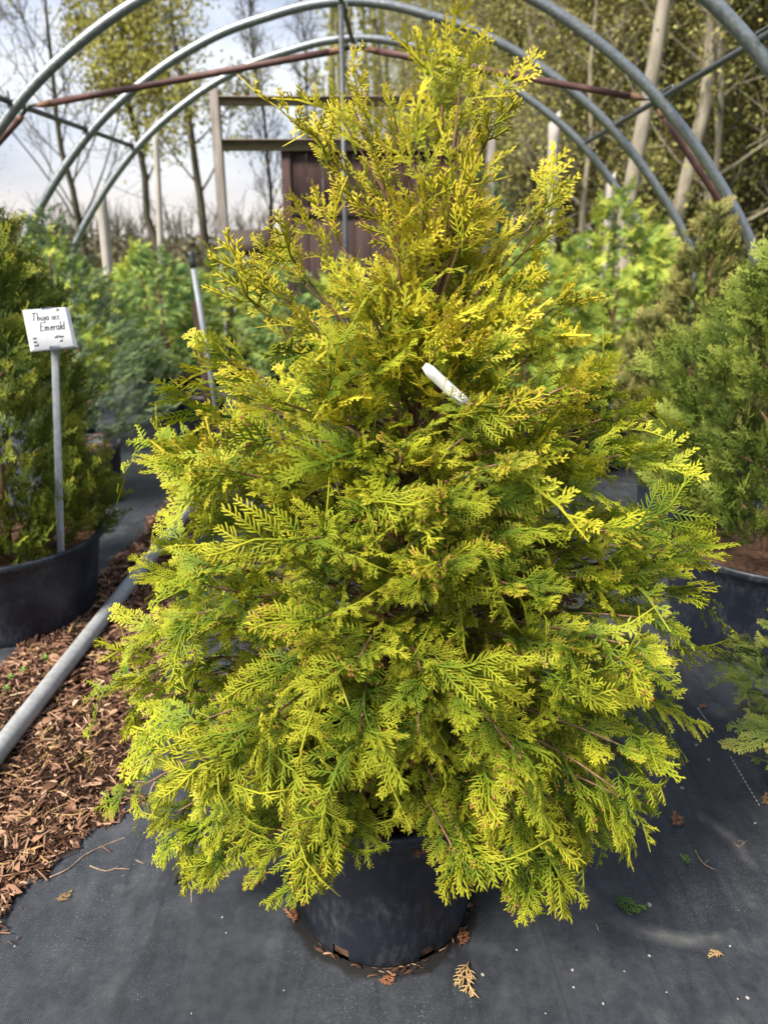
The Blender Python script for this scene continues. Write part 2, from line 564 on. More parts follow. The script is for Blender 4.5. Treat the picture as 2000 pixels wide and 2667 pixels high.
for (a, b) in (((1815, 1850), (1850, 1900)), ((1900, 1978), (1978, 2110))):
    A, B = G(*a), G(*b)
    k = 14
    for q in range(k):
        p0, p1 = A + (B - A) * q / k, A + (B - A) * (q + .5) / k
        tube(g, [p0 + [0, 0, .010], p1 + [0, 0, .010]], .0011, 4)
tag(obj('stitching', g.mesh('stitching', M['thread']), mat_o), kind='stuff')

# mulch strip ---------------------------------------------------------
RB = [(1.22, -1.02), (1.29, -.93), (1.39, -.91), (1.49, -.87), (1.57, -.82), (1.70, -.73), (2.05, -.80), (2.54, -.88), (3.26, -1.02), (4.41, -1.12), (5.0, -1.12), (6.6, -1.13)]
LB = [(1.22, -1.5), (2.0, -1.52), (2.41, -1.45), (2.54, -1.42), (2.97, -1.36), (3.35, -1.33), (3.75, -1.33), (4.48, -1.32), (5.0, -1.29), (6.6, -1.22)]


def strip(y):
    l = np.interp(y, [p[0] for p in LB], [p[1] for p in LB])
    r = np.interp(y, [p[0] for p in RB], [p[1] for p in RB])
    return l + .02 * np.sin(y * 9) + .015 * np.sin(y * 23 + 1), r + .012 * np.sin(y * 11 + 2) + .012 * np.sin(y * 31) + .008 * np.sin(y * 67)


def mulch_h(x, y):
    l, r = strip(y)
    u = np.clip((x - l) / (r - l), 0, 1)
    return .005 + .032 * np.sqrt(np.clip(np.sin(np.pi * u), 0, 1)) * (0.75 + .25 * np.sin(x * 31 + 3 * np.sin(y * 17)) * np.sin(y * 27))


g = Geo()
ys = np.linspace(1.22, 6.6, 200); us = np.linspace(0, 1, 26)
V = []
for y in ys:
    l, r = strip(y)
    x = l + (r - l) * us
    z = mulch_h(x, np.full_like(x, y))
    z[0] = z[-1] = .002
    V.append(np.stack([x, np.full_like(x, y), z], -1))
i, j = np.meshgrid(np.arange(len(ys) - 1), np.arange(25), indexing='ij')
g.add(np.concatenate(V), np.stack([i * 26 + j, i * 26 + j + 1, (i + 1) * 26 + j + 1, (i + 1) * 26 + j], -1).reshape(-1, 4))
tag(obj('mulch_bed', g.mesh('mulch_bed', M['mulch'], True)), kind='structure')


def chip_proto(kind):
    L = 1.0
    if kind == 0:      # curled bark sliver
        x = np.linspace(-.5, .5, 4)
        w = np.array([.10, .17, .15, .05])
        z = .12 * np.cos(x * 3)
        V = np.concatenate([np.stack([x, -w, z], -1), np.stack([x, w, z - .04], -1), np.stack([x, 0 * w, z + .06], -1)])
        Q = [(k, k + 1, 9 + k, 8 + k) for k in range(3)] + [(8 + k, 9 + k, 5 + k, 4 + k) for k in range(3)]
        return V, Q
    if kind == 1:      # needle-like twig
        x = np.linspace(-.5, .5, 3)
        w = np.array([.035, .045, .02])
        z = .06 * np.cos(x * 2.6)
        V = np.concatenate([np.stack([x, -w, z], -1), np.stack([x, w, z], -1), np.stack([x, 0 * w, z + .07], -1)])
        Q = [(k, k + 1, 7 + k, 6 + k) for k in range(2)] + [(6 + k, 7 + k, 4 + k, 3 + k) for k in range(2)]
        return V, Q
    # dead leaf
    x = np.array([-.5, -.2, .15, .5]); w = np.array([.03, .24, .22, .02]); z = .10 * np.cos(x * 4)
    V = np.concatenate([np.stack([x, -w, z + w * .5], -1), np.stack([x, w, z + w * .7], -1), np.stack([x, 0 * w, z], -1)])
    Q = [(k, k + 1, 9 + k, 8 + k) for k in range(3)] + [(8 + k, 9 + k, 5 + k, 4 + k) for k in range(3)]
    return V, Q


CH_P = [chip_proto(k) for k in range(3)]
g = Geo()
for q in range(22000):
    y = 1.24 + 5.1 * rng.random() ** 2.0
    l, r = strip(y)
    x = l - .012 + (r - l + .05) * rng.random()
    if rng.random() < .06: x += rng.normal() * .07
    if y > 3.4 and rng.random() < .4: continue
    k = rng.choice([0, 1, 2], p=[.34, .60, .06])
    V, Q = CH_P[k]
    s = {0: .022, 1: .036, 2: .036}[k] * rng.choice([.4, .6, .9, 1.3], p=[.3, .3, .28, .12]) * rng.uniform(.8, 1.3) * (1.25 if y > 2 else 1)
    a, b, c = rng.uniform(0, 6.28), rng.normal() * .3, rng.normal() * .5
    Rm = np.array(Matrix.Rotation(a, 3, 'Z') @ Matrix.Rotation(b, 3, 'Y') @ Matrix.Rotation(c, 3, 'X'))
    inside = l < x < r
    z = mulch_h(np.array([x]), np.array([y]))[0] if inside else .007
    patch = .5 + .5 * math.sin(x * 9 + 2 * math.sin(y * 5)) * math.sin(y * 7.3)
    g.add((V * s) @ Rm.T + [x, y, z + .004 + .006 * rng.random()], Q, rnd=rng.random(), tip=np.clip(rng.beta(2, 2) * .8 + .2 * patch, 0, 1))
tag(obj('mulch_litter', g.mesh('mulch_litter', M['chip'])), 'brown bark and dry leaf litter strewn along the grey pipe', 'mulch', kind='stuff')

# ------------------------------------------------------------------ sprays of scale leaves
def lets(g, pts, w, flat=.45, tip0=0., tip1=1., bud=0.):
    """one branchlet: rounded blade of three-sided section, blunt end"""
    pts = np.asarray(pts, float)
    k = len(pts)
    tan = np.gradient(pts, axis=0)
    tan /= np.linalg.norm(tan, axis=1)[:, None] + 1e-12
    side = np.stack([-tan[:, 1], tan[:, 0], 0 * tan[:, 0]], -1)
    wv = np.full(k, w); wv[-1] = w * .45; wv[0] = w * .75
    A, B = pts - side * wv[:, None] / 2, pts + side * wv[:, None] / 2
    C = pts + np.array([0, 0, 1]) * (wv * flat)[:, None]
    V = np.concatenate([A, B, C])
    Q, T = [], [(k - 1, 2 * k - 1, 3 * k - 1)]
    for i in range(k - 1):
        Q += [(i, i + 1, 2 * k + i + 1, 2 * k + i), (2 * k + i, 2 * k + i + 1, k + i + 1, k + i), (k + i, k + i + 1, i + 1, i)]
    tt = np.tile(np.linspace(tip0, tip1, k), 3)
    bb = np.zeros(3 * k)
    if bud: bb[[k - 1, 2 * k - 1, 3 * k - 1]] = bud
    g.add(V, Q, T, tip=tt, bud=bb)


def kite(g, c, m, e, w, tip0, tip1, bud=0.):
    d = e - c
    sd = np.array([-d[1], d[0], 0]); sd /= np.linalg.norm(sd) + 1e-12
    up = np.array([0, 0, w * .22])
    g.add([c, m + sd * w * .5 + up, e, m - sd * w * .5 + up], [(0, 1, 2, 3)], None, tip=np.array([tip0, (tip0 + tip1) / 2, tip1, (tip0 + tip1) / 2]), bud=np.array([0, 0, bud, 0]))


def ribbon(g, pts, w, tip0, tip1, bud=0.):
    pts = np.asarray(pts, float); k = len(pts)
    tan = np.gradient(pts, axis=0); tan /= np.linalg.norm(tan, axis=1)[:, None] + 1e-12
    sd = np.stack([-tan[:, 1], tan[:, 0], 0 * tan[:, 0]], -1)
    wv = np.full(k, w) * .5; wv[-1] *= .4
    tt = np.linspace(tip0, tip1, k)
    bb = np.zeros(2 * k); bb[[k - 1, 2 * k - 1]] = bud
    g.add(np.concatenate([pts - sd * wv[:, None], pts + sd * wv[:, None] + [0, 0, w * .2]]), [(i, i + 1, k + i + 1, k + i) for i in range(k - 1)], None, tip=np.tile(tt, 2), bud=bb)


def blob(g, c, r, bud=1.):
    V = np.array([(1, 0, 0), (-1, 0, 0), (0, 1, 0), (0, -1, 0), (0, 0, 1), (0, 0, -1)]) * r + c
    g.add(V, None, [(0, 2, 4), (2, 1, 4), (1, 3, 4), (3, 0, 4), (2, 0, 5), (1, 2, 5), (3, 1, 5), (0, 3, 5)], tip=1., bud=bud)


def spray(rg, L=.16, ns=13, ang=46, w=.004, dens=.006, width=.55, droop=2.5, budp=.1, sub=True, k1=4, curl=.15, sublen=.024, lod=False):
    g = Geo()
    cy = rg.normal() * curl
    n = 5 if lod else 8
    if lod: k1 = 3
    x = np.linspace(0, L, n)
    rach = np.stack([x, cy * x * x / L + .004 * np.sin(x * 60 + rg.random() * 6), 0 * x], -1)
    (ribbon if lod else lets)(g, rach, w * 1.1, tip0=0, tip1=1)
    segs = []
    for i in range(ns):
        u = .08 + .88 * (i + .3 * rg.random()) / ns
        s = 1 if i % 2 else -1
        prof = (1 - u) ** .75 * min(1, .45 + u / .3) + .10
        l = L * width * prof * rg.uniform(.75, 1.2)
        bx = np.interp(u * L, x, rach[:, 0]); by = np.interp(u * L, x, rach[:, 1])
        a0 = R(ang * rg.uniform(.85, 1.2)) * (1 - .25 * u) * s
        a1 = a0 * .55
        tt = np.linspace(0, 1, k1)
        aa = a0 + (a1 - a0) * tt
        dx, dy = np.cos(aa) * l / (k1 - 1), np.sin(aa) * l / (k1 - 1)
        pts = np.zeros((k1, 3))
        pts[:, 0] = bx + np.concatenate([[0], np.cumsum(dx[1:])])
        pts[:, 1] = by + np.concatenate([[0], np.cumsum(dy[1:])])
        pts[:, 2] = tt * l * rg.normal() * .22
        tipv = .15 + .75 * u
        (ribbon if lod else lets)(g, pts, w, tip0=u * .7, tip1=min(1, tipv + l / L * .9), bud=1. if rg.random() < budp else 0)
        if not sub or l < dens * 2: continue
        m = int(l / dens * 2 * .75)
        for q in range(m):
            v = .14 + .82 * (q + .4 * rg.random()) / m
            ss = 1 if q % 2 else -1
            ll = (min(sublen, l * .5) * (1 - v) ** .55 + .005) * rg.uniform(.7, 1.25)
            c = np.array([np.interp(v, tt, pts[:, d]) for d in range(3)])
            th = np.interp(v, tt, aa) + ss * R(42 * rg.uniform(.8, 1.25))
            th2 = th - ss * R(12)
            zt_ = rg.normal() * .12
            mid = c + .5 * ll * np.array([math.cos(th), math.sin(th), .04 + zt_])
            e = mid + .5 * ll * np.array([math.cos(th2), math.sin(th2), .02 + zt_])
            tp = min(1, u * .62 + v * l / L * .9 + .08)
            isb = rg.random() < budp
            if lod: kite(g, c, mid, e, w * 1.2, tp * .85, min(1, tp + .25), .8 if isb else 0)
            else: lets(g, [c, mid, e], w * .88, tip0=tp * .85, tip1=min(1, tp + .25), bud=.8 if isb else 0)
            if isb and w > .0035 and not lod: blob(g, e, w * .62)
    V, Q, T, A = g.pack()
    V[:, 2] -= 1.6 * V[:, 1] ** 2 * (1 + .5 * rg.random())          # side twigs hang a little
    V[:, 2] += .004 * np.sin(V[:, 0] * 55 + V[:, 1] * 40 + rg.random() * 6)
    kp = droop / .16 * .16                                            # bend along the stem
    if abs(kp) > 1e-3:
        th = kp * V[:, 0] * 1.0
        xx = np.sin(th) / kp
        zz = -(1 - np.cos(th)) / kp
        V = np.stack([xx + V[:, 2] * np.sin(th), V[:, 1], zz + V[:, 2] * np.cos(th)], -1)
    A.setdefault('bud', np.zeros(len(V)))
    return dict(V=V, Q=Q, T=T, A=A, end=V[n - 1], L=L)


def put(g, pr, Mx, rnd):
    g.add(pr['V'] @ Mx[:3, :3].T + Mx[:3, 3], pr['Q'], pr['T'], rnd=rnd, tip=pr['A']['tip'], bud=pr['A']['bud'])


def proto_mesh(pr, name, mat):
    g = Geo()
    g.add(pr['V'], pr['Q'], pr['T'], rnd=0., tip=pr['A']['tip'], bud=pr['A']['bud'])
    return g.mesh(name, mat)


def frame(p, d, nrm, s=1.0, flip=1):
    d = norm(d)
    nrm = np.asarray(nrm, float)
    nrm = norm(nrm - d * (nrm @ d))
    y = np.cross(nrm, d)
    Mx = np.eye(4)
    Mx[:3, 0] = d * s; Mx[:3, 1] = y * s * flip; Mx[:3, 2] = nrm * s
    Mx[:3, 3] = p
    return Mx


# ------------------------------------------------------------------ hoop house frame
YW = R(1.96)
AX = np.array([math.sin(YW), math.cos(YW), 0]); SX = np.array([math.cos(YW), -math.sin(YW), 0])


def HP(u, d, z):
    return AX * d + SX * u + np.array([0, 0, z])


prof_r = [(0, 2.985), (.25, 2.965), (.5, 2.91), (.8, 2.825), (1.07, 2.71), (1.3, 2.585), (1.55, 2.42), (1.76, 2.25), (1.98, 2.03), (2.15, 1.83), (2.28, 1.66), (2.37, 1.52), (2.42, 1.38), (2.445, 1.22), (2.455, .9), (2.455, 0)]
UC = -.43
from_l = [(-a, b) for a, b in prof_r[::-1]]
pr_full = np.array(from_l[:-1] + prof_r)


def catmull(P, k=5):
    out = []
    for i in range(len(P) - 1):
        p0, p1, p2, p3 = P[max(i - 1, 0)], P[i], P[i + 1], P[min(i + 2, len(P) - 1)]
        for q in range(k):
            s = q / k
            out.append(.5 * (2 * p1 + (p2 - p0) * s + (2 * p0 - 5 * p1 + 4 * p2 - p3) * s * s + (3 * p1 - p0 - 3 * p2 + p3) * s ** 3))
    out.append(P[-1])
    return np.array(out)


hp = catmull(pr_full)
frame_o = thing('hoop_house_frame', 'bare galvanised steel hoop house frame arching over the potted conifers', 'greenhouse frame')
HD = [3.42, 4.58, 5.6, 6.5]
for d in HD:
    g = Geo()
    tube(g, [HP(UC + a, d, max(b, .0)) for a, b in hp], .0285, 14)
    obj('hoop', g.mesh('hoop', M['galv'], True), frame_o)
for (u, z, r, d0) in ((UC - 1.82, 2.255, .016, 1.0), (UC + 1.80, 2.265, .016, 1.0), (UC - .02, 2.93, .017, 1.0)):
    g = Geo()
    tube(g, [HP(u, d0, z), HP(u, 3.5, z + .004), HP(u, 6.62, z)], r, 10)
    pu = obj('purlin', g.mesh('purlin', M['galvdark'], True), frame_o)
    for d in HD:                          # wire clips where the purlin meets each hoop
        g = Geo()
        tube(g, [HP(u - .02, d + .03, z - .025), HP(u - .01, d + .035, z + .03), HP(u + .02, d - .03, z + .045), HP(u + .024, d - .035, z - .02)], .006, 6)
        obj('clip', g.mesh('clip', M['galvdark'], True), pu)
TD = 4.73
pk = (-.32, 2.53)
for s, j1, lowp in ((-1, (-2.20, 2.25), (-2.74, 1.80)), (1, (1.33, 2.265), (2.06, 1.43))):
    for nm, a, b in (('truss_tube', (pk[0] + .045 * s, pk[1]), (j1[0] - .03 * s, j1[1] + .008)), ('brace_tube', (j1[0] + .05 * s, j1[1] - .04), lowp)):
        A, B = HP(a[0], TD, a[1]), HP(b[0], TD, b[1])
        g = Geo()
        tube(g, [A + (B - A) * q for q in np.linspace(0.05, .95, 6)], .0185, 12)
        br = obj(nm, g.mesh(nm, M['redpaint'], True), frame_o)
        for e0, e1 in ((A, A + (B - A) * .055), (B, B + (A - B) * .055)):
            g = Geo()
            tube(g, [e0, e0 + (e1 - e0) * .5, e1], [.009, .016, .0192], 10)
            obj('flattened_end', g.mesh('flattened_end', M['rust'], True), br)
    g = Geo()
    tube(g, [HP(j1[0] - .05 * s, TD, j1[1] + .01), HP(j1[0], TD, j1[1] + .012), HP(j1[0] + .07 * s, TD, j1[1] - .05)], .011, 6)
    obj('bolt_strap', g.mesh('bolt_strap', M['galvdark'], True), frame_o)
g = Geo()
tube(g, [HP(pk[0] - .06, TD, pk[1]), HP(pk[0], TD, pk[1] + .01), HP(pk[0] + .06, TD, pk[1])], .012, 6)
obj('bolt_strap', g.mesh('bolt_strap', M['galvdark'], True), frame_o)
g = Geo()
tube(g, [HP(-.385, TD - .03, 0.006), HP(-.39, TD - .03, 1.4), HP(-.395, TD - .03, 2.73)], .016, 10)
obj('king_post', g.mesh('king_post', M['galvdark'], True), frame_o)

# loose pipe on the ground by the mulch
g = Geo()
A, B = G(-60, 2035, .05), G(560, 1245, .045)
pts = [A + (B - A) * q for q in np.linspace(-.25, 1.0, 14)]
pts = [p * [1, 1, 0] + [0, 0, .058] for p in pts]
tube(g, pts, .031, 18)
tag(obj('steel_pipe', g.mesh('steel_pipe', M['galvpipe'], True)), 'long grey galvanised pipe lying on the brown mulch', 'pipe')

# ------------------------------------------------------------------ end wall: posts, beams, door
ED = 7.55


def plank(name, a, b, w, dep, mat, parent, jit=.0):
    """squared timber from a to b, w across, dep deep"""
    a, b = np.asarray(a, float), np.asarray(b, float)
    ax = norm(b - a)
    yv = norm(AX - ax * (AX @ ax)); xv = np.cross(yv, ax)
    L = np.linalg.norm(b - a)
    g = Geo()
    bbox(g, (-w / 2, -dep / 2, 0), (w / 2, dep / 2, L), .006)
    V, Q, T, A = g.pack()
    g2 = Geo(); g2.add(V, Q, T)
    m = g2.mesh(name, mat)
    o = obj(name, m, parent)
    Mx = Matrix(((xv[0], yv[0], ax[0], a[0]), (xv[1], yv[1], ax[1], a[1]), (xv[2], yv[2], ax[2], a[2]), (0, 0, 0, 1)))
    o.matrix_local = Mx
    return o


wall = thing('door_frame', 'weathered grey timber door frame at the end of the hoop house', 'door frame')
pl = lambda px, py, dd=0: (lambda r: np.array([0, 0, CH]) + r * ((ED + dd) / (r @ AX)))(ray(px, py))
lt, lb = pl(558, 232), pl(588, 660)
lb = lt + (lb - lt) * ((lt[2] - .0) / (lt[2] - lb[2]))
rt, rb = pl(1284, 205), pl(1270, 600)
rb = rt + (rb - rt) * (rt[2] / (rt[2] - rb[2]))
plank('post', lb, lt, .085, .085, M['greywood'], wall)
plank('post', rb, rt, .075, .085, M['greywood'], wall)
plank('beam', pl(566, 263, -.002), pl(1278, 263, -.002), .075, .075, M['tanwood'], wall)
plank('beam', pl(574, 378, -.003), pl(1276, 376, -.003), .10, .05, M['tanwood'], wall)
g = Geo()
tube(g, [lt + [0, 0, -.02], lt + [0, 0, .06]], .035, 8)
obj('post_cap', g.mesh('post_cap', M['darkwood']), wall)
# door
dl, dr = pl(733, 400, .06), pl(1238, 400, .06)
z1 = pl(733, 379, .06)[2]; z0 = .04
u0, u1 = float(dl @ SX), float(dr @ SX)
door = obj('door', None, wall)


def dbox(name, ua, ub, za, zb, d0, d1, mat, par):
    g = Geo()
    bbox(g, (ua, d0, za), (ub, d1, zb), .004)
    o = obj(name, g.mesh(name, mat), par, rot=(0, 0, -YW))
    return o


st = .085
zm = pl(800, 553, .06)[2]
dbox('stile', u0, u0 + st, z0, z1, ED + .02, ED + .07, M['doorframe'], door)
dbox('stile', u1 - st, u1, z0, z1, ED + .02, ED + .07, M['doorframe'], door)
for za, zb in ((z1 - .075, z1), (zm - .04, zm + .04), (z0, z0 + .1)):
    dbox('rail', u0 + st, u1 - st, za, zb, ED + .022, ED + .068, M['doorframe'], door)
nb = 11
bw = (u1 - u0 - 2 * st) / nb
for za, zb in ((zm + .04, z1 - .075), (z0 + .1, zm - .04)):
    for q in range(nb):
        dbox('board', u0 + st + q * bw + .002, u0 + st + (q + 1) * bw - .002, za, zb, ED + .045 + .002 * (q % 2), ED + .062, M['doorbrown'], door)

# grey fence posts outside
for k, (x, y, yb, Y, w, lab) in enumerate((
        (405, 322, 640, 9.4, .075, 'tall pale timber post standing beyond the left row of bushes beside the leafing tree'),
        (262, 500, 640, 8.9, .12, 'short broad grey timber post with slanted top behind the blue green juniper'),
        (1443, 305, 640, 9.2, .12, 'tall split pale timber post in front of the woods'),
        (1590, 465, 640, 8.8, .095, 'short pale timber post rising behind the lime green bush'))):
    tp = PY(x, y, Y)
    bt = PY(x + (14 if x < 1000 else -12), yb, Y)
    bt = tp + (bt - tp) * (tp[2] / (tp[2] - bt[2]))
    g = Geo()
    L = np.linalg.norm(tp - bt)
    n = 7
    V = []
    for q, f in enumerate((0, .5, .93, 1)):
        c = bt + (tp - bt) * f
        for a in range(n):
            th = a * 2 * math.pi / n
            rr = w / 2 * (1 + .12 * math.sin(a * 2.3 + k))
            V.append(c + np.array([math.cos(th) * rr, math.sin(th) * rr, (.08 * math.cos(th) if f == 1 else 0)]))
    Q = [(q * n + a, q * n + (a + 1) % n, (q + 1) * n + (a + 1) % n, (q + 1) * n + a) for q in range(3) for a in range(n)]
    V.append(tp); T = [(3 * n + a, 3 * n + (a + 1) % n, 4 * n) for a in range(n)]
    V = np.array(V)
    V0 = V - bt
    g.add(V0, Q, T)
    tag(obj('timber_post', g.mesh('timber_post', M['palewood']), None, bt), lab, 'post', 'timber posts beyond the hoop house')

# ------------------------------------------------------------------ pots
def make_pot(parent, h, rt, rb, soil=True, drain=(), rimmat='pot', soilz=None):
    g = Geo()
    n = 64
    rw = lambda z: rb + (rt - rb) * z / h
    zs = [0.002, .038, .12, h * .5, h * .8, h * .9]
    prof = [(rb * .86, .0), (rb * .985, .0)] + [(rw(.012), .010)] + [(rw(z), z) for z in zs[1:]] + [(rw(h * .9) + .003, h * .905), (rw(h * .93) + .003, h * .93), (rw(h * .93) - .003, h * .935), (rw(h - .03), h - .03)]
    prof += [(rw(h - .03) - .006, h - .03), (rw(.02) - .008, .02)]
    skip = set()
    for a in drain:
        j = int(a / (2 * math.pi) * n) % n
        for i in (1, 2):
            skip |= {(i, j), (i, (j + 1) % n)}
    lathe(g, prof, n, skip)
    p = obj('pot', g.mesh('pot', M['pot'], True), parent)
    g = Geo()
    r0 = rw(h - .03)
    lathe(g, [(r0 - .006, h - .032), (r0 + .004, h - .032), (r0 + .010, h - .026), (r0 + .011, h - .006), (r0 + .006, h), (r0 - .002, h - .001), (r0 - .006, h - .008), (r0 - .006, h - .032)], n)
    obj('rim', g.mesh('rim', M[rimmat], True), p)
    if soil:
        g = Geo()
        sz = soilz or h - .06
        rs = np.linspace(0, 1, 7)
        lathe(g, [(max(q, .001) * (rw(sz) - .007), sz + .02 * (1 - q * q) + .004 * math.sin(q * 20)) for q in rs[::-1]] , 32)
        if drain:
            pass
        obj('soil', g.mesh('soil', M['soil'], True), p)
        if drain:
            g = Geo()
            lathe(g, [(rb * .96, .004), (rb * .985, .012), (rb * .985, .06), (rb * .95, .075)], 48)
            obj('root_ball', g.mesh('root_ball', M['soil'], True), p)
    return p


# ------------------------------------------------------------------ the golden conifer
TY = 1.39
hero = thing('potted_conifer', 'large bushy golden yellow conifer in a black nursery pot on the open weed mat', 'conifer', (0, TY, .006))
make_pot(hero, .392, .232, .202, drain=(R(-90 - 36), R(-90 + 20)))


def axisx(z):
    return np.interp(z, [.3, .9, 1.4, 1.8], [0, .02, .07, .12])


zt = np.array([.18, .30, .45, .62, .78, .92, 1.06, 1.2, 1.33, 1.45, 1.55, 1.63, 1.72, 1.82])
xl = np.array([-.50, -.58, -.61, -.60, -.545, -.48, -.46, -.43, -.32, -.10, -.02, -.02, -.02, .06])
xr = np.array([.48, .56, .62, .67, .68, .665, .57, .50, .41, .29, .21, .18, .17, .19])


def crownR(z, th):
    """outline distance from the stem at height z, azimuth th (0 = +X)"""
    l = axisx(z) - np.interp(z, zt, xl); r = np.interp(z, zt, xr) - axisx(z)
    c = math.cos(th)
    w = .5 + .5 * c
    side = l * (1 - w) + r * w
    front = .80 * (l + r) / 2
    return side * c * c + front * (1 - c * c)


rg = np.random.default_rng(11)
def low_spray(q, lod):
    r_ = np.random.default_rng(100 + q)
    return spray(r_, L=r_.uniform(.11, .165), ns=int(r_.integers(9, 13)), ang=r_.uniform(38, 52), w=r_.uniform(.0036, .0044), dens=.0076, width=r_.uniform(.42, .62), droop=r_.uniform(1.0, 6.5), budp=[0, .05, .18][q % 3], sublen=.017, curl=.5, lod=lod)


def top_spray(q, lod):
    r_ = np.random.default_rng(200 + q)
    return spray(r_, L=r_.uniform(.10, .16), ns=int(r_.integers(7, 10)), ang=r_.uniform(38, 54), w=.0048, dens=.0112, width=r_.uniform(.46, .66), droop=r_.uniform(-2.0, 3), budp=[.05, .12, .3][q % 3], sublen=.019, curl=.5, lod=lod)


LOW, LOWL = [low_spray(q, False) for q in range(14)], [low_spray(q, True) for q in range(14)]
TOP, TOPL = [top_spray(q, False) for q in range(12)], [top_spray(q, True) for q in range(12)]
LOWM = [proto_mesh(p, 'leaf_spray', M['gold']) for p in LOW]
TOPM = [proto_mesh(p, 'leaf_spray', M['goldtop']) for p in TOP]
places = []      # (kind, index, matrix, score)
wood_g = Geo()
trunk_pts = [np.array([axisx(z) + .012 * math.sin(z * 6), .012 * math.sin(z * 5 + 1), z]) for z in np.linspace(.30, 1.62, 16)]
tube(wood_g, trunk_pts, np.linspace(.022, .004, 16), 8)
CAMV = np.array([0, -TY, CH])


def branch(tip, zb, sag, nsp, smin=.38, kindtop=None, wood=.0045, spread=1.0, size=1.0, free=False):
    tip = np.asarray(tip, float)
    base = np.array([np.interp(zb, [p[2] for p in trunk_pts], [p[0] for p in trunk_pts]), 0, zb])
    out = tip - base
    hor = norm(out * [1, 1, 0]) if np.linalg.norm(out[:2]) > .02 else norm([rg.normal(), rg.normal(), 0])
    L = np.linalg.norm(out)
    ctrl = base + out * .5 + np.array([0, 0, sag * L]) + rg.normal(size=3) * .02
    P = bez(base, ctrl, tip, 9)
    # stop the wood short of the last spray
    tube(wood_g, P[:8] , np.linspace(wood, .0016, 8), 5, cap=False)
    T = np.gradient(P, axis=0)
    for q in range(nsp):
        last = q == nsp - 1
        u = 1.0 if last else smin + (1 - smin) * (q + rg.random() * .7) / nsp
        p = np.array([np.interp(u * 8, np.arange(9), P[:, d]) for d in range(3)])
        tg = norm(np.array([np.interp(u * 8, np.arange(9), T[:, d]) for d in range(3)]))
        side = norm(np.cross(tg, [0, 0, 1.0])) if abs(tg[2]) < .95 else norm(np.cross(tg, [0, 1.0, 0]))
        sg = 1 if q % 2 else -1
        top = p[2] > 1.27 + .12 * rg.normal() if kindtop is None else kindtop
        low = np.clip((.88 - p[2]) / .5, 0, 1)
        a = 0 if last else R(rg.uniform(28, 62)) * sg * spread
        d = tg * math.cos(a) + side * math.sin(a)
        d = norm(d + np.array([0, 0, 1]) * (rg.normal() * .22 + (.32 if top else .16 - .62 * low)) + hor * .15)
        if top:
            nr = norm(np.array([0, -.6, .35]) + rg.normal(size=3) * .65)
        else:
            nr = norm(np.array([0, 0, .75]) + hor * .75 + rg.normal(size=3) * .45)
        s = rg.choice([.5, .62, .78, 1.0]) * rg.uniform(.9, 1.12) * (1.0 if last else .70 + .30 * u) * size
        k = int(rg.integers(len(TOP if top else LOW)))
        if last: p = p - d * .9 * (TOP if top else LOW)[k]['L'] * s
        Mx = frame(p, d, nr, s, rg.choice([-1, 1]) if False else 1)
        pr = (TOP if top else LOW)[k]
        e_ = Mx[:3, :3] @ pr['end'] + p                     # where the spray ends
        th_ = math.atan2(e_[1], e_[0] - axisx(e_[2]))
        re_ = math.hypot(e_[0] - axisx(e_[2]), e_[1])
        fr_ = max(0, -math.sin(th_))                          # 1 straight towards the front
        if e_[2] < .19 + .27 * fr_ ** 2 * min(1, re_ / .3): continue
        if not free and (re_ > crownR(e_[2], th_) * 1.06 + .02 or e_[2] > 1.60): continue
        if free and e_[2] < 1.4 and re_ > crownR(e_[2], th_) * 1.15 + .03: continue
        mid = p + d * .09 * s
        tv = norm(CAMV - mid)
        outv = norm(np.array([mid[0] - axisx(mid[2]), mid[1], .25]))
        rr = math.hypot(mid[0] - axisx(mid[2]), mid[1]) / max(crownR(mid[2], math.atan2(mid[1], mid[0] - axisx(mid[2]))), .05)
        places.append((int(top), k, Mx, (outv @ tv) * .8 + min(rr, 1.15) * 1.6 + .15 * s))


N = 225
for i in range(N):
    f = (i + .5) / N
    z = .26 + 1.36 * (1 - (1 - f) ** 1.0)
    z = np.interp(f, [0, .25, .5, .75, .92, 1], [.24, .46, .72, 1.0, 1.26, 1.47]) + rg.normal() * .03
    th = i * 2.39996 + rg.normal() * .2
    if math.sin(th) > .45 and rg.random() < .35: continue      # a little thinner at the back
    z = max(z, .24 + .27 * max(0, -math.sin(th)) ** 2)
    if math.cos(th) < -.2 and rg.random() < .18: continue
    rr = crownR(z, th) * rg.uniform(.78, 1.02)
    # the pot-side opening low at the front where the stem shows
    if abs(th % (2 * math.pi) - 1.5 * math.pi) < .26 and z < .62: continue
    tip = np.array([axisx(z) + rr * math.cos(th), rr * math.sin(th), z])
    rise = np.interp(z, [.2, .5, .9, 1.3, 1.6], [-.12, .0, .16, .20, .14]) + rg.normal() * .03
    zb = np.clip(z - rise, .40, 1.58)
    sag = np.interp(z, [.2, .6, 1.0, 1.5], [.26, .20, .08, -.06]) + rg.normal() * .04
    branch(tip, zb, sag, int(rg.integers(11, 16) if z < 1.2 else rg.integers(7, 10)), .30)
# inner shoots close to the stem
for i in range(90):
    z = rg.uniform(.5, 1.6) if i % 2 else rg.uniform(1.0, 1.6); th = rg.uniform(0, 6.28)
    rr = crownR(z, th) * rg.uniform(.35, .72)
    branch(np.array([axisx(z) + rr * math.cos(th), rr * math.sin(th), z]), max(.4, z - .16), .05, 5, .25)
for i in range(46):                    # shoots that fill the side turned to the path
    z = rg.uniform(.62, 1.45); th = -math.pi / 2 + rg.uniform(-.95, .95)
    rr = crownR(z, th) * rg.uniform(.45, .85)
    branch(np.array([axisx(z) + rr * math.cos(th), rr * math.sin(th), z]), max(.4, z - .12), .12, 8, .35, None, .0035)
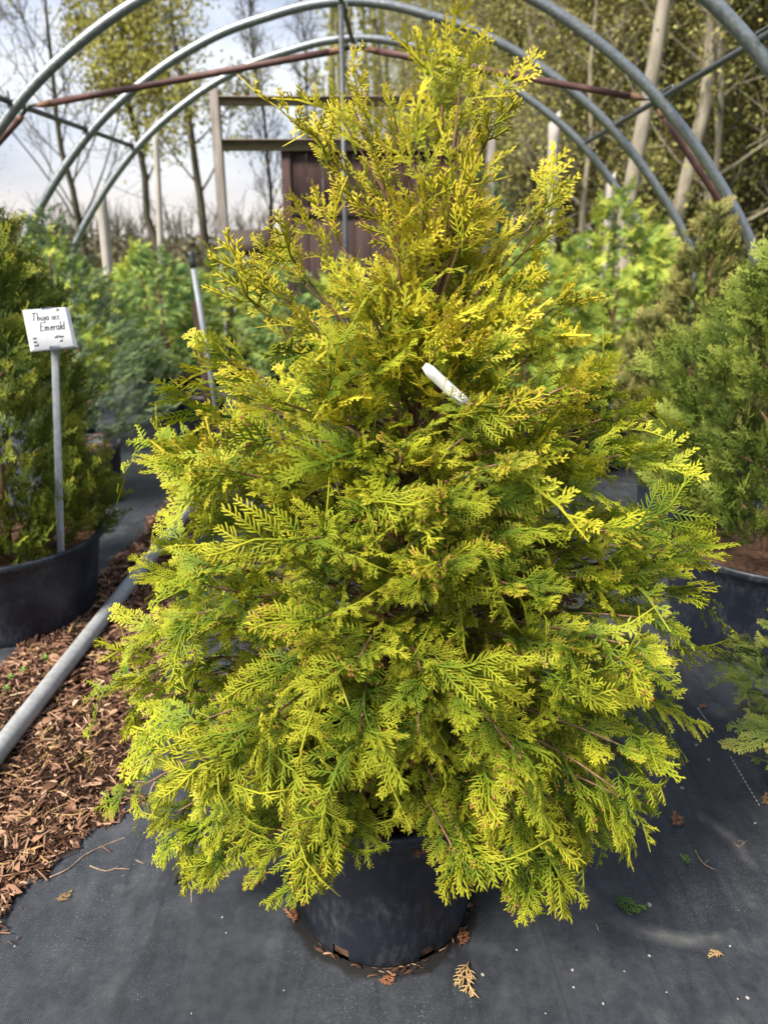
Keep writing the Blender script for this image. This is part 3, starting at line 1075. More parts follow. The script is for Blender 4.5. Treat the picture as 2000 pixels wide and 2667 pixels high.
# shoots that make the outline of the plant
edge = [(950, 310, -.03), (890, 410, 0), (1010, 280, .02), (1060, 340, -.04), (1190, 260, .0), (1230, 350, -.03), (1170, 440, -.06), (1100, 480, -.08), (980, 420, -.06), (1150, 300, .03), (1040, 560, -.1), (1330, 560, -.05), (1240, 520, -.1), (1700, 1600, -.12), (1760, 1500, -.05), (1720, 1750, -.15), (1600, 1500, -.2), (1650, 1850, -.2), (1560, 1950, -.22), (1640, 1350, -.1), (1560, 1250, -.15),
        (1150, 105, 0), (1205, 120, -.02), (1310, 180, .0), (1250, 165, .05), (1085, 225, .02), (1010, 225, -.05), (905, 215, -.03), (860, 260, .04), (815, 335, -.02), (800, 480, .0), (790, 560, .03), (1285, 300, 0), (1290, 400, -.03),
        (1425, 420, 0), (1470, 460, -.04), (1470, 540, .02), (725, 610, -.05), (640, 690, -.02), (690, 640, .03), (600, 740, 0), (1500, 760, 0), (1460, 850, -.05), (500, 885, 0), (505, 985, -.03), (440, 1120, 0), (420, 1190, -.05), (450, 1260, .03),
        (1560, 960, 0), (1660, 1070, 0), (1640, 1140, -.05), (1620, 1000, .05), (1750, 1300, 0), (1820, 1370, -.03), (1835, 1450, .04), (1830, 1520, -.08), (430, 1400, -.05), (400, 1480, 0), (320, 1690, -.05), (300, 1780, -.1), (310, 1850, 0),
        (340, 1960, -.1), (330, 2130, -.12), (380, 2170, -.2), (510, 2190, -.28), (1810, 1700, 0), (1810, 1860, -.05), (1680, 2000, -.05), (1620, 2180, -.1), (1590, 2260, -.15), (720, 2240, -.30), (980, 2260, -.30), (880, 2210, -.36), (1120, 2200, -.32), (1240, 2160, -.32), (1500, 2250, -.18)]
for (px, py, dy) in edge:
    p = PY(px, py, TY + dy) - np.array([0, TY, .006])
    z = p[2]
    zb = np.clip(z - np.interp(z, [.2, .5, .9, 1.3, 1.8], [-.15, .0, .18, .24, .30]), .40, 1.6)
    sag = np.interp(z, [.2, .6, 1.0, 1.5], [.28, .2, .06, -.05])
    if z > 1.45:
        branch(p, zb, sag, 4, .68, True, .003, .8, .80, True)
    else:
        branch(p, zb, sag, 11 if z < 1.33 else 5, .40 if z < 1.33 else .68, None, .004, .9, 1.0, True)
# drooping tail of foliage low on the right
for (px, py, dy) in ((1490, 2330, -.2), (1440, 2290, -.22), (1400, 2240, -.25)):
    p = PY(px, py, TY + dy) - np.array([0, TY, .006])
    branch(p, .45, .30, 8, .4, False, .004, .5, .8, True)
order = sorted(range(len(places)), key=lambda i: -places[i][3])
chosen = set(order[:300])
g_in = Geo(); g_in2 = Geo()
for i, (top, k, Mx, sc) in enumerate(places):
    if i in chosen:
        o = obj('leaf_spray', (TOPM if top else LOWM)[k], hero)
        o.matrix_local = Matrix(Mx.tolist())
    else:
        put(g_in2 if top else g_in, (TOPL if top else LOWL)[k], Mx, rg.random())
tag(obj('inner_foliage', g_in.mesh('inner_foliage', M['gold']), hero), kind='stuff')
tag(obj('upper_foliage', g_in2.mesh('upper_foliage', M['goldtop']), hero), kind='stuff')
g = Geo()                           # dead brown sprays inside and above the soil
DRY = [spray(rg, L=.10, ns=9, w=.0035, dens=.008, droop=3, budp=0, lod=True) for _ in range(3)]
for i in range(150):
    z = rg.uniform(.37, 1.1); th = rg.uniform(0, 6.28); rr = crownR(z, th) * rg.uniform(.1, .45)
    d = norm([math.cos(th) + rg.normal() * .5, math.sin(th) + rg.normal() * .5, rg.normal() * .6 - .3])
    put(g, DRY[i % 3], frame(np.array([axisx(z) + rr * math.cos(th), rr * math.sin(th), z]), d, rg.normal(size=3) + [0, 0, 1], rg.uniform(.6, 1.1)), rg.random())
tag(obj('dead_foliage', g.mesh('dead_foliage', M['dry']), hero), 'brown dead sprays inside the crown', kind='stuff')
obj('trunk', wood_g.mesh('trunk', M['bark'], True), hero)

# white paper tag caught among the branches
g = Geo()
n = 9
u = np.linspace(0, 1, n)
A, B = PY(1105, 952, 1.175), PY(1216, 1054, 1.20)
ax = norm(B - A); sd_ = norm(np.cross(ax, [0, -1, .3])); up_ = np.cross(ax, sd_)
wv = np.where(u < .06, .005, .0092)
mid = A + (B - A) * u[:, None] + up_ * (.003 * np.sin(u * 3.1))[:, None]
V = np.concatenate([mid - sd_ * wv[:, None], mid + sd_ * wv[:, None], mid - sd_ * wv[:, None] + up_ * .0006, mid + sd_ * wv[:, None] + up_ * .0006])
Q = []
for k in range(n - 1):
    Q += [(k, k + 1, n + k + 1, n + k), (2 * n + k, 3 * n + k, 3 * n + k + 1, 2 * n + k + 1), (k, 2 * n + k, 2 * n + k + 1, k + 1), (n + k, n + k + 1, 3 * n + k + 1, 3 * n + k)]
Q += [(0, n, 3 * n, 2 * n), (n - 1, 3 * n - 1, 4 * n - 1, 2 * n - 1)]
g.add(V, Q)
tag(obj('plant_tag', g.mesh('plant_tag', M['tagwhite'])), 'narrow white plastic tag hanging inside the golden conifer', 'tag')

# ------------------------------------------------------------------ neighbouring conifers
def small_sprays(rg, n, L, w, dens, ns, droop, width=.5, sublen=.014, budp=0.0):
    return [spray(rg, L=rg.uniform(.8, 1.15) * L, ns=ns, ang=rg.uniform(36, 48), w=w, dens=dens, width=width, droop=rg.uniform(*droop), k1=3, sublen=sublen, budp=budp, lod=True) for _ in range(n)]


def conifer_crown(name, mat, rg, protos, prof, n, mode, dry=0):
    """prof: list of (z, radius). returns mesh of the crown"""
    g = Geo()
    pz, prd = np.array([p[0] for p in prof]), np.array([p[1] for p in prof])
    zz = np.linspace(pz[0], pz[-1], 200)
    w = (np.interp(zz, pz, prd) + .02) * (1 + .7 * (zz < pz[0] + .25))
    cdf = np.cumsum(w) / w.sum()
    ph = rg.random(6) * 6.28
    for i in range(n):
        z = np.interp(rg.random(), cdf, zz)
        th = rg.uniform(0, 2 * math.pi)
        lump = 1 + .12 * math.sin(3 * th + ph[0] + 5 * z) + .12 * math.sin(6 * th + ph[1] - 11 * z) + .10 * math.sin(17 * z + ph[2] + 2 * th)
        rr = np.interp(z, pz, prd) * lump * (1 - .42 * rg.random() ** 2)
        p = np.array([rr * math.cos(th), rr * math.sin(th), z])
        rad = np.array([math.cos(th), math.sin(th), 0]); tn = np.array([-rad[1], rad[0], 0])
        if mode == 'up':      # vertical fans
            d = rad * rg.uniform(.5, 1.0) + np.array([0, 0, rg.uniform(.35, 1.1)]) + tn * rg.normal() * .35
            nr = tn * 1.0 + rad * rg.normal() * .8 + np.array([0, 0, rg.normal() * .4])
            s = rg.uniform(.9, 1.55)
        elif mode == 'fan':   # loose arching fans
            f = (z - pz[0]) / (pz[-1] - pz[0])
            d = rad * rg.uniform(.6, 1.1) + np.array([0, 0, rg.uniform(-.45, .5) + .6 * f]) + tn * rg.normal() * .5
            nr = np.array([0, 0, .7]) + rad * .6 + rg.normal(size=3) * .5
            s = rg.uniform(.5, 1.0)
        else:                 # bristly juniper plumes
            d = rad * rg.uniform(.7, 1.1) + np.array([0, 0, rg.uniform(.1, 1.0)]) + tn * rg.normal() * .5
            nr = rg.normal(size=3)
            s = rg.uniform(.6, 1.25)
        d = norm(d)
        put(g, protos[int(rg.integers(len(protos)))], frame(p - d * .04, d, nr, s), rg.random())
    return g.mesh(name, mat)


rg = np.random.default_rng(23)
SP_E = small_sprays(rg, 8, .105, .0034, .0085, 9, (-1, 4), .42, .013)
SP_L = small_sprays(rg, 8, .16, .0046, .0115, 11, (1, 6), .46, .024)
SP_J = small_sprays(rg, 7, .12, .0036, .0095, 11, (-2, 3), .30, .013)
SP_H = small_sprays(rg, 6, .085, .0046, .0095, 8, (0, 5), .5, .014)
crown_e = conifer_crown('crown', M['emerald'], rg, SP_E, [(.33, .40), (.45, .45), (.75, .44), (1.1, .36), (1.4, .25), (1.62, .16), (1.82, .08), (1.98, .02)], 2350, 'up')
crown_c = conifer_crown('crown', M['cedar'], rg, SP_E, [(.52, .32), (.62, .42), (.85, .46), (1.1, .39), (1.3, .25), (1.45, .14), (1.62, .06), (1.74, .02)], 2100, 'up')
crown_d = conifer_crown('crown', M['darkcedar'], np.random.default_rng(77), LOWL, [(.22, .24), (.34, .36), (.48, .40), (.62, .34), (.74, .2), (.84, .06)], 420, 'fan')
crown_l = conifer_crown('crown', M['lime'], rg, SP_L, [(.45, .32), (.6, .45), (.85, .48), (1.1, .42), (1.3, .28), (1.45, .13), (1.58, .03)], 1300, 'fan')
crown_l2 = conifer_crown('crown', M['lime2'], rg, SP_L, [(.45, .26), (.62, .40), (.9, .42), (1.1, .36), (1.28, .25), (1.42, .13), (1.52, .03)], 1200, 'fan')
crown_j = conifer_crown('crown', M['juniper'], rg, SP_J, [(.42, .30), (.55, .50), (.85, .55), (1.1, .42), (1.3, .30), (1.5, .18), (1.68, .08), (1.78, .02)], 1500, 'plume')
crown_h = conifer_crown('crown', M['hinoki'], rg, SP_H, [(.45, .30), (.6, .42), (.9, .40), (1.15, .28), (1.32, .17), (1.45, .13), (1.6, .10), (1.74, .03)], 1500, 'up')


def potted(crown, name, label, x, y, group, rot=0., s=1., pot=(.38, .235, .205), ht=1.5, rim='pot', mat=None, cs=(1, 1, 1), tall=None, off=(0, 0, 0)):
    t = thing(name, label, 'conifer', (x, y, .004), 0, group)
    make_pot(t, *pot, rimmat=rim)
    g = Geo()
    zs = np.linspace(pot[0] - .09, ht * s, 8)
    tube(g, np.stack([.02 * np.sin(zs * 5 + x), .02 * np.cos(zs * 4 + y), zs], -1), np.linspace(.022, .005, 8), 7)
    for q in range(14):
        a = q * 2.4; zz_ = pot[0] + .05 + q / 14 * (ht * s - pot[0] - .2)
        ln = .24 * (1 - q / 18)
        tube(g, [(0, 0, zz_ - .05), (ln * .5 * math.cos(a), ln * .5 * math.sin(a), zz_), (ln * math.cos(a), ln * math.sin(a), zz_ + .05)], [.008, .006, .003], 5, cap=False)
    obj('trunk', g.mesh('trunk', M['bark'], True), t)
    c = obj('crown', crown, t, off, (0, 0, rot), (s * cs[0], s * cs[1], s * cs[2]))
    if tall: c.scale[2] *= tall
    if mat:
        c.material_slots[0].link = 'OBJECT'
        c.material_slots[0].material = M[mat]
    return t


NB = 'potted conifers standing around the hoop house'
potted(crown_e, 'potted_conifer', 'dense dark green columnar conifer in a wide black pot behind the white sign', -1.57, 2.86, NB, .6, 1.0, (.37, .37, .31), 1.6, off=(-.08, .08, 0), cs=(.96, .96, 1.02))
potted(crown_c, 'potted_conifer', 'fresh green pyramidal conifer in a black pot with bark soil showing', 1.52, 2.72, NB, 2.1, 1.0, (.40, .385, .315), 1.5, cs=(1.0, 1.0, 1))
potted(crown_j, 'potted_conifer', 'feathery blue green juniper in a black pot with pale scuffed rim', -1.86, 4.4, NB, 1.1, .96, (.36, .235, .21), 1.5, 'potgrey')
potted(crown_h, 'potted_conifer', 'bronze brown hinoki cypress with knobbly upright top', 1.72, 4.15, NB, .3, .97, ht=1.5)
potted(crown_d, 'potted_conifer', 'dark green conifer with reddish brown twig tips reaching over the mat edge', 1.33, 1.62, NB, 4.0, .80, (.20, .20, .18), .75, cs=(1.2, 1.2, .98))
lim = [(-2.45, 5.6, 0, 1.02, 'lime'), (-1.95, 6.7, 1.3, .98, 'lime2'), (-1.45, 7.1, 2.2, .93, 'lime'), (-2.9, 6.9, .7, 1.0, 'lime2'), (-.85, 6.75, 3.1, .90, 'lime2'), (-2.5, 8.0, 4.1, .95, 'lime'), (-.35, 7.2, 5.0, .88, 'lime'),
       (.95, 4.9, .4, .98, 'lime'), (1.55, 5.2, 1.9, .97, 'lime'), (.55, 5.9, 2.7, .92, 'lime2'), (2.15, 6.1, 3.6, .97, 'lime'), (1.15, 6.6, 4.6, 1.0, 'lime2'), (2.75, 6.6, 5.5, 1.0, 'lime'), (2.25, 4.6, 1.0, .88, 'lime2')]
lab = ['lime green loose conifer between the juniper and the grey capped stake', 'pale green conifer behind the dark green empty pots', 'lime conifer at the foot of the grey door post', 'pale green conifer behind the juniper beside the hoop foot', 'small pale conifer in front of the brown door', 'lime conifer outside the last hoop by the pale post', 'low lime conifer hidden behind the golden conifer at the door',
       'bright lime conifer with drooping fans next to the bronze hinoki', 'yellow lime conifer whose top leans against the short pale post', 'pale soft conifer just behind the golden conifer', 'lime conifer behind the bronze hinoki', 'pale conifer beside the tall split post', 'lime conifer outside the right hoop leg', 'pale green conifer below the right hoop leg']
for (x, y, r_, s, m_), lb_ in zip(lim, lab):
    potted(crown_l if m_ == 'lime' else crown_l2, 'potted_conifer', lb_, x, y, NB, r_, s, (.36, .22, .195), 1.4, tall=1.2 if x == 1.55 else None)
potted(crown_e, 'potted_conifer', 'taller grey green conifer rising behind the right door post', .95, 7.6, NB, 2.0, 1.15, ht=1.7, mat='juniper', cs=(.8, .8, 1.0))

# young upright leader on the nearest lime conifers on the right
# ------------------------------------------------------------------ empty pots, stakes, sheet
for k, (px, py, h, r0, lab_) in enumerate(((478, 1100, .40, .24, 'tall black nursery pot behind the grey capped stake'), (540, 1150, .36, .215, 'black nursery pot with pale grey rim beside the dark wooden stake'), (395, 1060, .34, .22, 'black nursery pot in the shade of the juniper'))):
    p = G(px, py)
    t_ = thing('nursery_pot', lab_, 'pot', (p[0], p[1] + r0, .006), 0, 'pots grouped on the weed mat')
    make_pot(t_, h, r0, r0 * .86, rimmat='potgrey' if k == 1 else 'pot')
g = Geo()
A = G(585, 1195); A[2] = 0
B = PY(503, 690, A[1] - .05)
tube(g, [A, A + (B - A) * .5, B], .021, 12)
st_o = tag(obj('grey_stake', g.mesh('grey_stake', M['zinc'], True)), 'leaning grey metal stake with dark cap behind the golden conifer', 'stake')
g = Geo()
C = PY(497, 655, A[1] - .05)
tube(g, [B - norm(C - B) * .02, B + (C - B) * .35, B + (C - B) * .65, C], [.023, .024, .019, .024], 10)
obj('cap', g.mesh('cap', M['galvdark'], True), st_o)
g = Geo()
A2 = G(560, 1190); A2[2] = 0
B2 = PY(508, 785, A2[1] - .02)
ws = plank('wooden_stake', A2 - [0, 0, .0], B2, .05, .03, M['darkwood'], None)
tag(ws, 'dark brown wooden stake leaning beside the grey metal stake', 'stake')
g = Geo()
S0 = G(640, 1235)
bbox(g, (0, -.004, 0), (.34, .004, .58), .002)
tag(obj('plastic_sheet', g.mesh('plastic_sheet', M['greenplastic']), None, (A[0] + .03, A[1] - .12, .004), (R(-6), 0, R(-18))), 'dark green plastic sheet propped upright behind the golden conifer', 'sheet')
ep = pl(592, 700, .15)
g = Geo()
bbox(g, (-.06, -.01, 0), (.06, .01, 1.62), .003)
tag(obj('blue_panel', g.mesh('blue_panel', M['bluepanel']), None, (ep[0] - .03, ep[1] + .1, -.004), (R(-2), 0, .1)), 'narrow pale blue sheet standing against the left door post', 'panel')

# ------------------------------------------------------------------ plant signs
sign = thing('plant_sign', 'white handwritten plant sign on a grey stake in the left pot', 'sign', (0, 0, 0))
SY = 2.67
ST = 2.48
c = PY(131, 855, ST)
tl, tr_, br_, bl = PY(50, 805, ST + .03), PY(174, 799, ST + .09), PY(209, 900, ST), PY(92, 913, ST - .06)
uv_ = norm((tr_ - tl) + (br_ - bl)); vv_ = (tl - bl) + (tr_ - br_)
vv_ = norm(vv_ - uv_ * (vv_ @ uv_)); nn_ = np.cross(uv_, vv_)
W_ = (np.linalg.norm(tr_ - tl) + np.linalg.norm(br_ - bl)) / 2; H_ = (np.linalg.norm(tl - bl) + np.linalg.norm(tr_ - br_)) / 2
SM = Matrix(((uv_[0], vv_[0], nn_[0], c[0]), (uv_[1], vv_[1], nn_[1], c[1]), (uv_[2], vv_[2], nn_[2], c[2]), (0, 0, 0, 1)))
g = Geo()
w2, h2, bv = W_ / 2, H_ / 2, W_ * .085
V = [(-w2, -h2, -.006), (w2, -h2, -.006), (w2, h2, -.006), (-w2, h2, -.006), (-w2, -h2, -.003), (w2, -h2, -.003), (w2, h2, -.003), (-w2, h2, -.003),
     (-w2 + bv, -h2 + bv * .45, .004), (w2 - bv, -h2 + bv * .45, .004), (w2 - bv, h2 - bv * .45, .004), (-w2 + bv, h2 - bv * .45, .004)]
g.add(V, [(3, 2, 1, 0), (0, 1, 5, 4), (1, 2, 6, 5), (2, 3, 7, 6), (3, 0, 4, 7), (4, 5, 9, 8), (6, 7, 11, 10), (8, 9, 10, 11)])
plate = obj('sign_plate', g.mesh('sign_plate', M['white']), sign); plate.matrix_local = SM
for q in ((5, 6, 10, 9), (7, 4, 8, 11)):
    g2 = Geo()
    g2.add([V[k] for k in q], [(0, 1, 2, 3)])
    obj('bevel', g2.mesh('bevel', M['signgrey']), plate)
for sy in (-1, 1):
    g = Geo()
    bbox(g, (-.2 * w2, sy * h2 * .93 - .004, .0), (.26 * w2, sy * h2 * .93 + .004, .0055), .002)
    obj('retaining_clip', g.mesh('retaining_clip', M['signgrey']), plate)
# handwriting: pen strokes per letter on a unit em, (x, y)
ARC = lambda cx, cy, rx, ry, a0, a1, n=9: [(cx + rx * math.cos(R(a)), cy + ry * math.sin(R(a))) for a in np.linspace(a0, a1, n)]
LET = {
    'T': (.75, [[(-.05, 1), (.75, 1.05)], [(.33, 1), (.25, 0)]]),
    'h': (.5, [[(.08, 1), (.02, 0)], [(.04, .3), (.2, .5), (.34, .42), (.34, 0)]]),
    'u': (.5, [[(.04, .5), (.05, .1), (.2, 0), (.36, .12), (.38, .5)], [(.38, .5), (.40, 0)]]),
    'j': (.3, [[(.15, .5), (.1, -.3), (-.05, -.35)], [(.17, .72), (.18, .76)]]),
    'a': (.5, [ARC(.2, .25, .18, .25, 40, 360), [(.38, .5), (.40, .02)]]),
    'o': (.45, [ARC(.2, .25, .18, .25, 90, 450)]),
    'c': (.42, [ARC(.22, .25, .19, .25, 50, 310)]),
    '.': (.25, [[(.08, 0), (.1, .05)]]),
    ' ': (.35, []),
    'E': (.62, [[(.55, 1), (.1, .97), (.02, 0), (.52, .03)], [(.06, .52), (.42, .55)]]),
    'm': (.72, [[(.04, .5), (.02, 0)], [(.03, .3), (.16, .5), (.28, .4), (.28, 0)], [(.28, .3), (.42, .5), (.55, .4), (.55, 0)]]),
    'e': (.45, [[(.04, .25), (.36, .28)], ARC(.21, .25, .17, .25, 10, 320)]),
    'r': (.36, [[(.06, .5), (.03, 0)], [(.04, .3), (.16, .48), (.3, .46)]]),
    'l': (.22, [[(.12, 1), (.08, 0)]]),
    'd': (.5, [ARC(.19, .25, .17, .25, 40, 360), [(.40, 1), (.38, .02)]]),
    '1': (.3, [[(.1, .9), (.08, 0)]]),
    '4': (.5, [[(.1, .9), (.04, .4), (.42, .42)], [(.36, .9), (.32, 0)]]),
    '/': (.3, [[(.22, .9), (.02, -.05)]]),
    "'": (.2, [[(.1, 1), (.08, .7)]]),
    'z': (.4, [[(.02, .5), (.36, .5), (.02, 0), (.38, .02)]]),
    'n': (.45, [[(.05, .5), (.03, 0)], [(.04, .3), (.2, .5), (.34, .4), (.34, 0)]]),
    'v': (.4, [[(.02, .5), (.18, 0), (.36, .5)]]), 'y': (.42, [[(.02, .5), (.18, .05)], [(.36, .5), (.08, -.3)]]),
    'w': (.55, [[(.02, .5), (.12, 0), (.25, .4), (.38, 0), (.5, .5)]]),
    'i': (.2, [[(.1, .5), (.08, 0)]]), 't': (.32, [[(.15, .9), (.12, 0)], [(.0, .6), (.3, .62)]]),
    'g': (.45, [ARC(.2, .25, .17, .25, 40, 360), [(.37, .5), (.33, -.3), (.08, -.32)]]),
    's': (.36, [[(.3, .48), (.08, .42), (.28, .15), (.04, .02)]]), 'p': (.45, [[(.06, .5), (.02, -.35)], ARC(.2, .25, .17, .25, 180, -150)]),
}


def write(text, x, y, h, w):
    g = Geo()
    cx = x
    for ch in text:
        adv, st_ = LET[ch]
        for s_ in st_:
            pts = [(cx + px * h * .62 + py * h * .10, y + py * h, .0046) for px, py in s_]
            if len(pts) < 2: continue
            tube(g, pts, w, 4)
        cx += adv * h * .68
    o = obj('handwriting', g.mesh('handwriting', M['ink']), plate)
    return o


write('Thuja occ.', -.68 * w2, .36 * h2, .030, .0015)
write('Emerald', -.42 * w2, -.14 * h2, .033, .0015)
write("1'4", .42 * w2, .72 * h2, .014, .0010)
for q, s_ in enumerate(('zone', 'very', 'small')):
    write(s_, -.80 * w2, (-.50 - .17 * q) * h2, .0095, .0009)
write('well drain', .12 * w2, -.52 * h2, .0105, .0009)
write('soil', .3 * w2, -.72 * h2, .0105, .0009)
base = PY(160, 1432, SY)
topp = PY(146, 905, ST + .01)
po = plank('stake', base - [.02, -.03, .05], topp + [0, 0, .02], .026, .008, M['zinc'], sign)
g = Geo()
r_c = PY(1936, 806, 3.05)
bbox(g, (-.055, -.045, -.004), (.055, .045, .004), .002)
sg2 = thing('plant_sign', 'plain white plant sign seen edge on above the green conifer in the right pot', 'sign', r_c)
obj('sign_plate', g.mesh('sign_plate', M['white']), sg2, (0, .1, 0), rot=(R(-14), R(-4), .3), scale=(1.1, 1.1, 1))
g = Geo()
bbox(g, (-.010, .10, -r_c[2] + .36), (.010, .106, 0.004), .001)
obj('stake', g.mesh('stake', M['zinc']), sg2)

# ------------------------------------------------------------------ bits on the mat
rg = np.random.default_rng(5)
pebs = [(1650, 2005, 6), (1548, 2040, 4), (1845, 1980, 5), (1775, 2055, 7), (1690, 2358, 8), (1812, 1942, 5), (1920, 1958, 5), (1575, 2180, 4), (1900, 2465, 4), (665, 2300, 6), (1257, 2540, 6), (1345, 2475, 4), (1490, 2527, 5), (1493, 2572, 4), (1570, 2615, 5), (1690, 2490, 5), (1328, 2285, 4), (1730, 2050, 4), (1945, 2600, 6), (1920, 2602, 3), (1965, 2145, 4), (1625, 2530, 3), (2240 - 600, 2200, 3),
        (260, 1395, 6), (250, 1500, 6), (310, 1330, 5), (580, 2390, 4), (590, 2430, 3), (40, 2465, 3), (1735, 2585, 3), (1420, 2640, 3), (500, 2640, 3), (740, 2580, 3)]
for (px, py, r) in pebs:
    p = G(px, py, .006)
    dpt = p[1] * math.cos(PIT) + 1.5 * math.sin(PIT)
    rad = r / FPX * dpt * .95
    g = Geo()
    nl, nm = 4, 7
    V = [(0, 0, 1)]
    for a in range(1, nl):
        for b in range(nm):
            th, ph = a * math.pi / nl, b * 2 * math.pi / nm
            q = 1 + rg.normal() * .10
            V.append((math.sin(th) * math.cos(ph) * q, math.sin(th) * math.sin(ph) * q, math.cos(th)))
    V.append((0, 0, -1))
    T = [(0, 1 + b, 1 + (b + 1) % nm) for b in range(nm)] + [(len(V) - 1, 1 + (nl - 2) * nm + (b + 1) % nm, 1 + (nl - 2) * nm + b) for b in range(nm)]
    Q = [(1 + a * nm + b, 1 + (a + 1) * nm + b, 1 + (a + 1) * nm + (b + 1) % nm, 1 + a * nm + (b + 1) % nm) for a in range(nl - 2) for b in range(nm)]
    g.add(np.array(V) * [rad, rad * .8, rad * .55], Q, T)
    tag(obj('pebble', g.mesh('pebble', M['stone'], True), None, (p[0], p[1], .006 + rad * .4), (0, 0, rg.uniform(0, 6))), 'small pale pebble lying on the black weed mat', 'pebble', 'pebbles scattered on the weed mat')

M['tanfrond'] = leaf_mat('tan_dry_frond', [(0, (.30, .17, .07)), (1, (.52, .37, .18))], trans=.1)
M['orangefrond'] = leaf_mat('orange_dry_frond', [(0, (.28, .11, .05)), (1, (.46, .22, .11))], trans=.1)
M['greenfrond'] = leaf_mat('green_fallen_frond', [(0, (.06, .14, .02)), (1, (.2, .32, .05))], trans=.1)
FR = spray(np.random.default_rng(3), L=.075, ns=9, w=.0036, dens=.009, width=.55, droop=.6, budp=0, sublen=.013, curl=.3)
fr = [(1215, 2505, 'tanfrond', 250, 1.0, 'dry tan frond lying beside the big pot'), (1750, 2152, 'orangefrond', 40, .75, 'dry orange frond lying inside the pale ring mark'), (1595, 2335, 'greenfrond', -50, .95, 'fallen green frond at the edge of the drooping foliage'), (1790, 2252, 'greenfrond', 75, .45, 'tiny fallen green frond tip beside the dark twig'),
      (1885, 2488, 'tanfrond', 160, .45, 'small tan frond tip near the front right of the mat'), (985, 2556, 'orangefrond', 0, .5, 'small orange frond piece in front of the big pot'), (1985, 2095, 'tanfrond', 30, .7, 'tan dry frond by the white stitching'), (768, 2405, 'orangefrond', 100, .6, 'rust coloured frond wedged at the left of the big pot'), (1198, 2465, 'orangefrond', 60, .6, 'rust coloured frond wedged at the right of the big pot'),
      (145, 2345, 'tanfrond', 20, .5, 'tan frond scrap at the edge of the mulch'), (1842, 1840, 'orangefrond', 170, .4, 'orange scrap below the right pot')]
for (px, py, m_, a, s, lb_) in fr:
    p = G(px, py, .012)
    tag(obj('fallen_frond', proto_mesh(FR, 'fallen_frond', M[m_]), None, (p[0], p[1], .0125), (R(4), R(-5), R(a)), (s, s, s)), lb_, 'frond')
tw = [([(130, 2285), (180, 2262), (225, 2225), (290, 2195), (330, 2180)], .0022, 'long curved dry twig running off the mulch onto the mat'), ([(235, 2255), (275, 2268), (305, 2262), (340, 2264)], .002, 'short curved twig lying on the mat near the mulch'), ([(355, 2240), (378, 2250)], .0018, 'tiny dark twig bit near the mulch'),
      ([(1810, 2215), (1825, 2242), (1840, 2255), (1862, 2265)], .002, 'dark forked twig inside the pale ring mark'), ([(1910, 2195), (1925, 2205), (1935, 2192), (1920, 2190)], .0018, 'small curled brown stem near the twig'), ([(498, 2310), (500, 2350)], .0015, 'thin upright scrap of twig left of the big pot'), ([(1552, 2406), (1558, 2424)], .002, 'pale splinter right of the big pot')]
for pts, r, lb_ in tw:
    g = Geo()
    P = catmull(np.array([G(x, y, .009) for x, y in pts]), 4) if len(pts) > 2 else np.array([G(x, y, .009) for x, y in pts])
    tube(g, P, np.linspace(r, r * .6, len(P)), 6)
    if len(pts) > 3:
        q = P[len(P) // 2]
        tube(g, [q, q + [.02, .012, .004]], [r * .6, r * .3], 5)
    tag(obj('fallen_twig', g.mesh('fallen_twig', M['twig'], True)), lb_, 'twig')
p = G(467, 2300)
g = Geo()
for q in range(5):
    blob(g, np.array([rg.normal() * .006, rg.normal() * .006, .010 + q * .002]), .011, 0)
tag(obj('soil_clod', g.mesh('soil_clod', M['darkclod']), None, (p[0], p[1], .004)), 'black clod of soil on the mat left of the pot', 'clod')
# litter gathered round the foot of the big pot
g = Geo()
for q in range(130):
    a = rg.uniform(0, 2 * math.pi)
    rr = .205 + abs(rg.normal()) * .008
    k = rg.choice([0, 1])
    V, Q = CH_P[k]
    s = rg.uniform(.008, .022)
    Rm = np.array(Matrix.Rotation(a + 1.57 + rg.normal() * .4, 3, 'Z') @ Matrix.Rotation(rg.normal() * .3, 3, 'X'))
    g.add((V * s) @ Rm.T + [rr * math.cos(a), TY + rr * math.sin(a), .012], Q, rnd=rg.random(), tip=rg.random() * .8)
tag(obj('pot_litter', g.mesh('pot_litter', M['chip'])), 'ring of brown litter gathered at the foot of the big pot', 'litter', kind='stuff')
# shed dry fronds in the mulch
g = Geo()
FD = [spray(np.random.default_rng(60 + q), L=.055, ns=6, w=.003, dens=.012, width=.42, droop=2, budp=0, sublen=.011, curl=.9, lod=True) for q in range(4)]
for q in range(520):
    y = 1.25 + 2.4 * rg.random() ** 1.8
    l, r = strip(y)
    x = l + (r - l) * rg.random()
    a = rg.uniform(0, 6.28)
    put(g, FD[q % 4], frame(np.array([x, y, mulch_h(np.array([x]), np.array([y]))[0] + .008]), [math.cos(a), math.sin(a), rg.normal() * .12], [rg.normal() * .3, rg.normal() * .3, 1], rg.uniform(.6, 1.3)), rg.random())
tag(obj('shed_fronds', g.mesh('shed_fronds', M['tanfrond'])), 'scattered dry tan fronds lying on the mulch', 'fronds', kind='stuff')
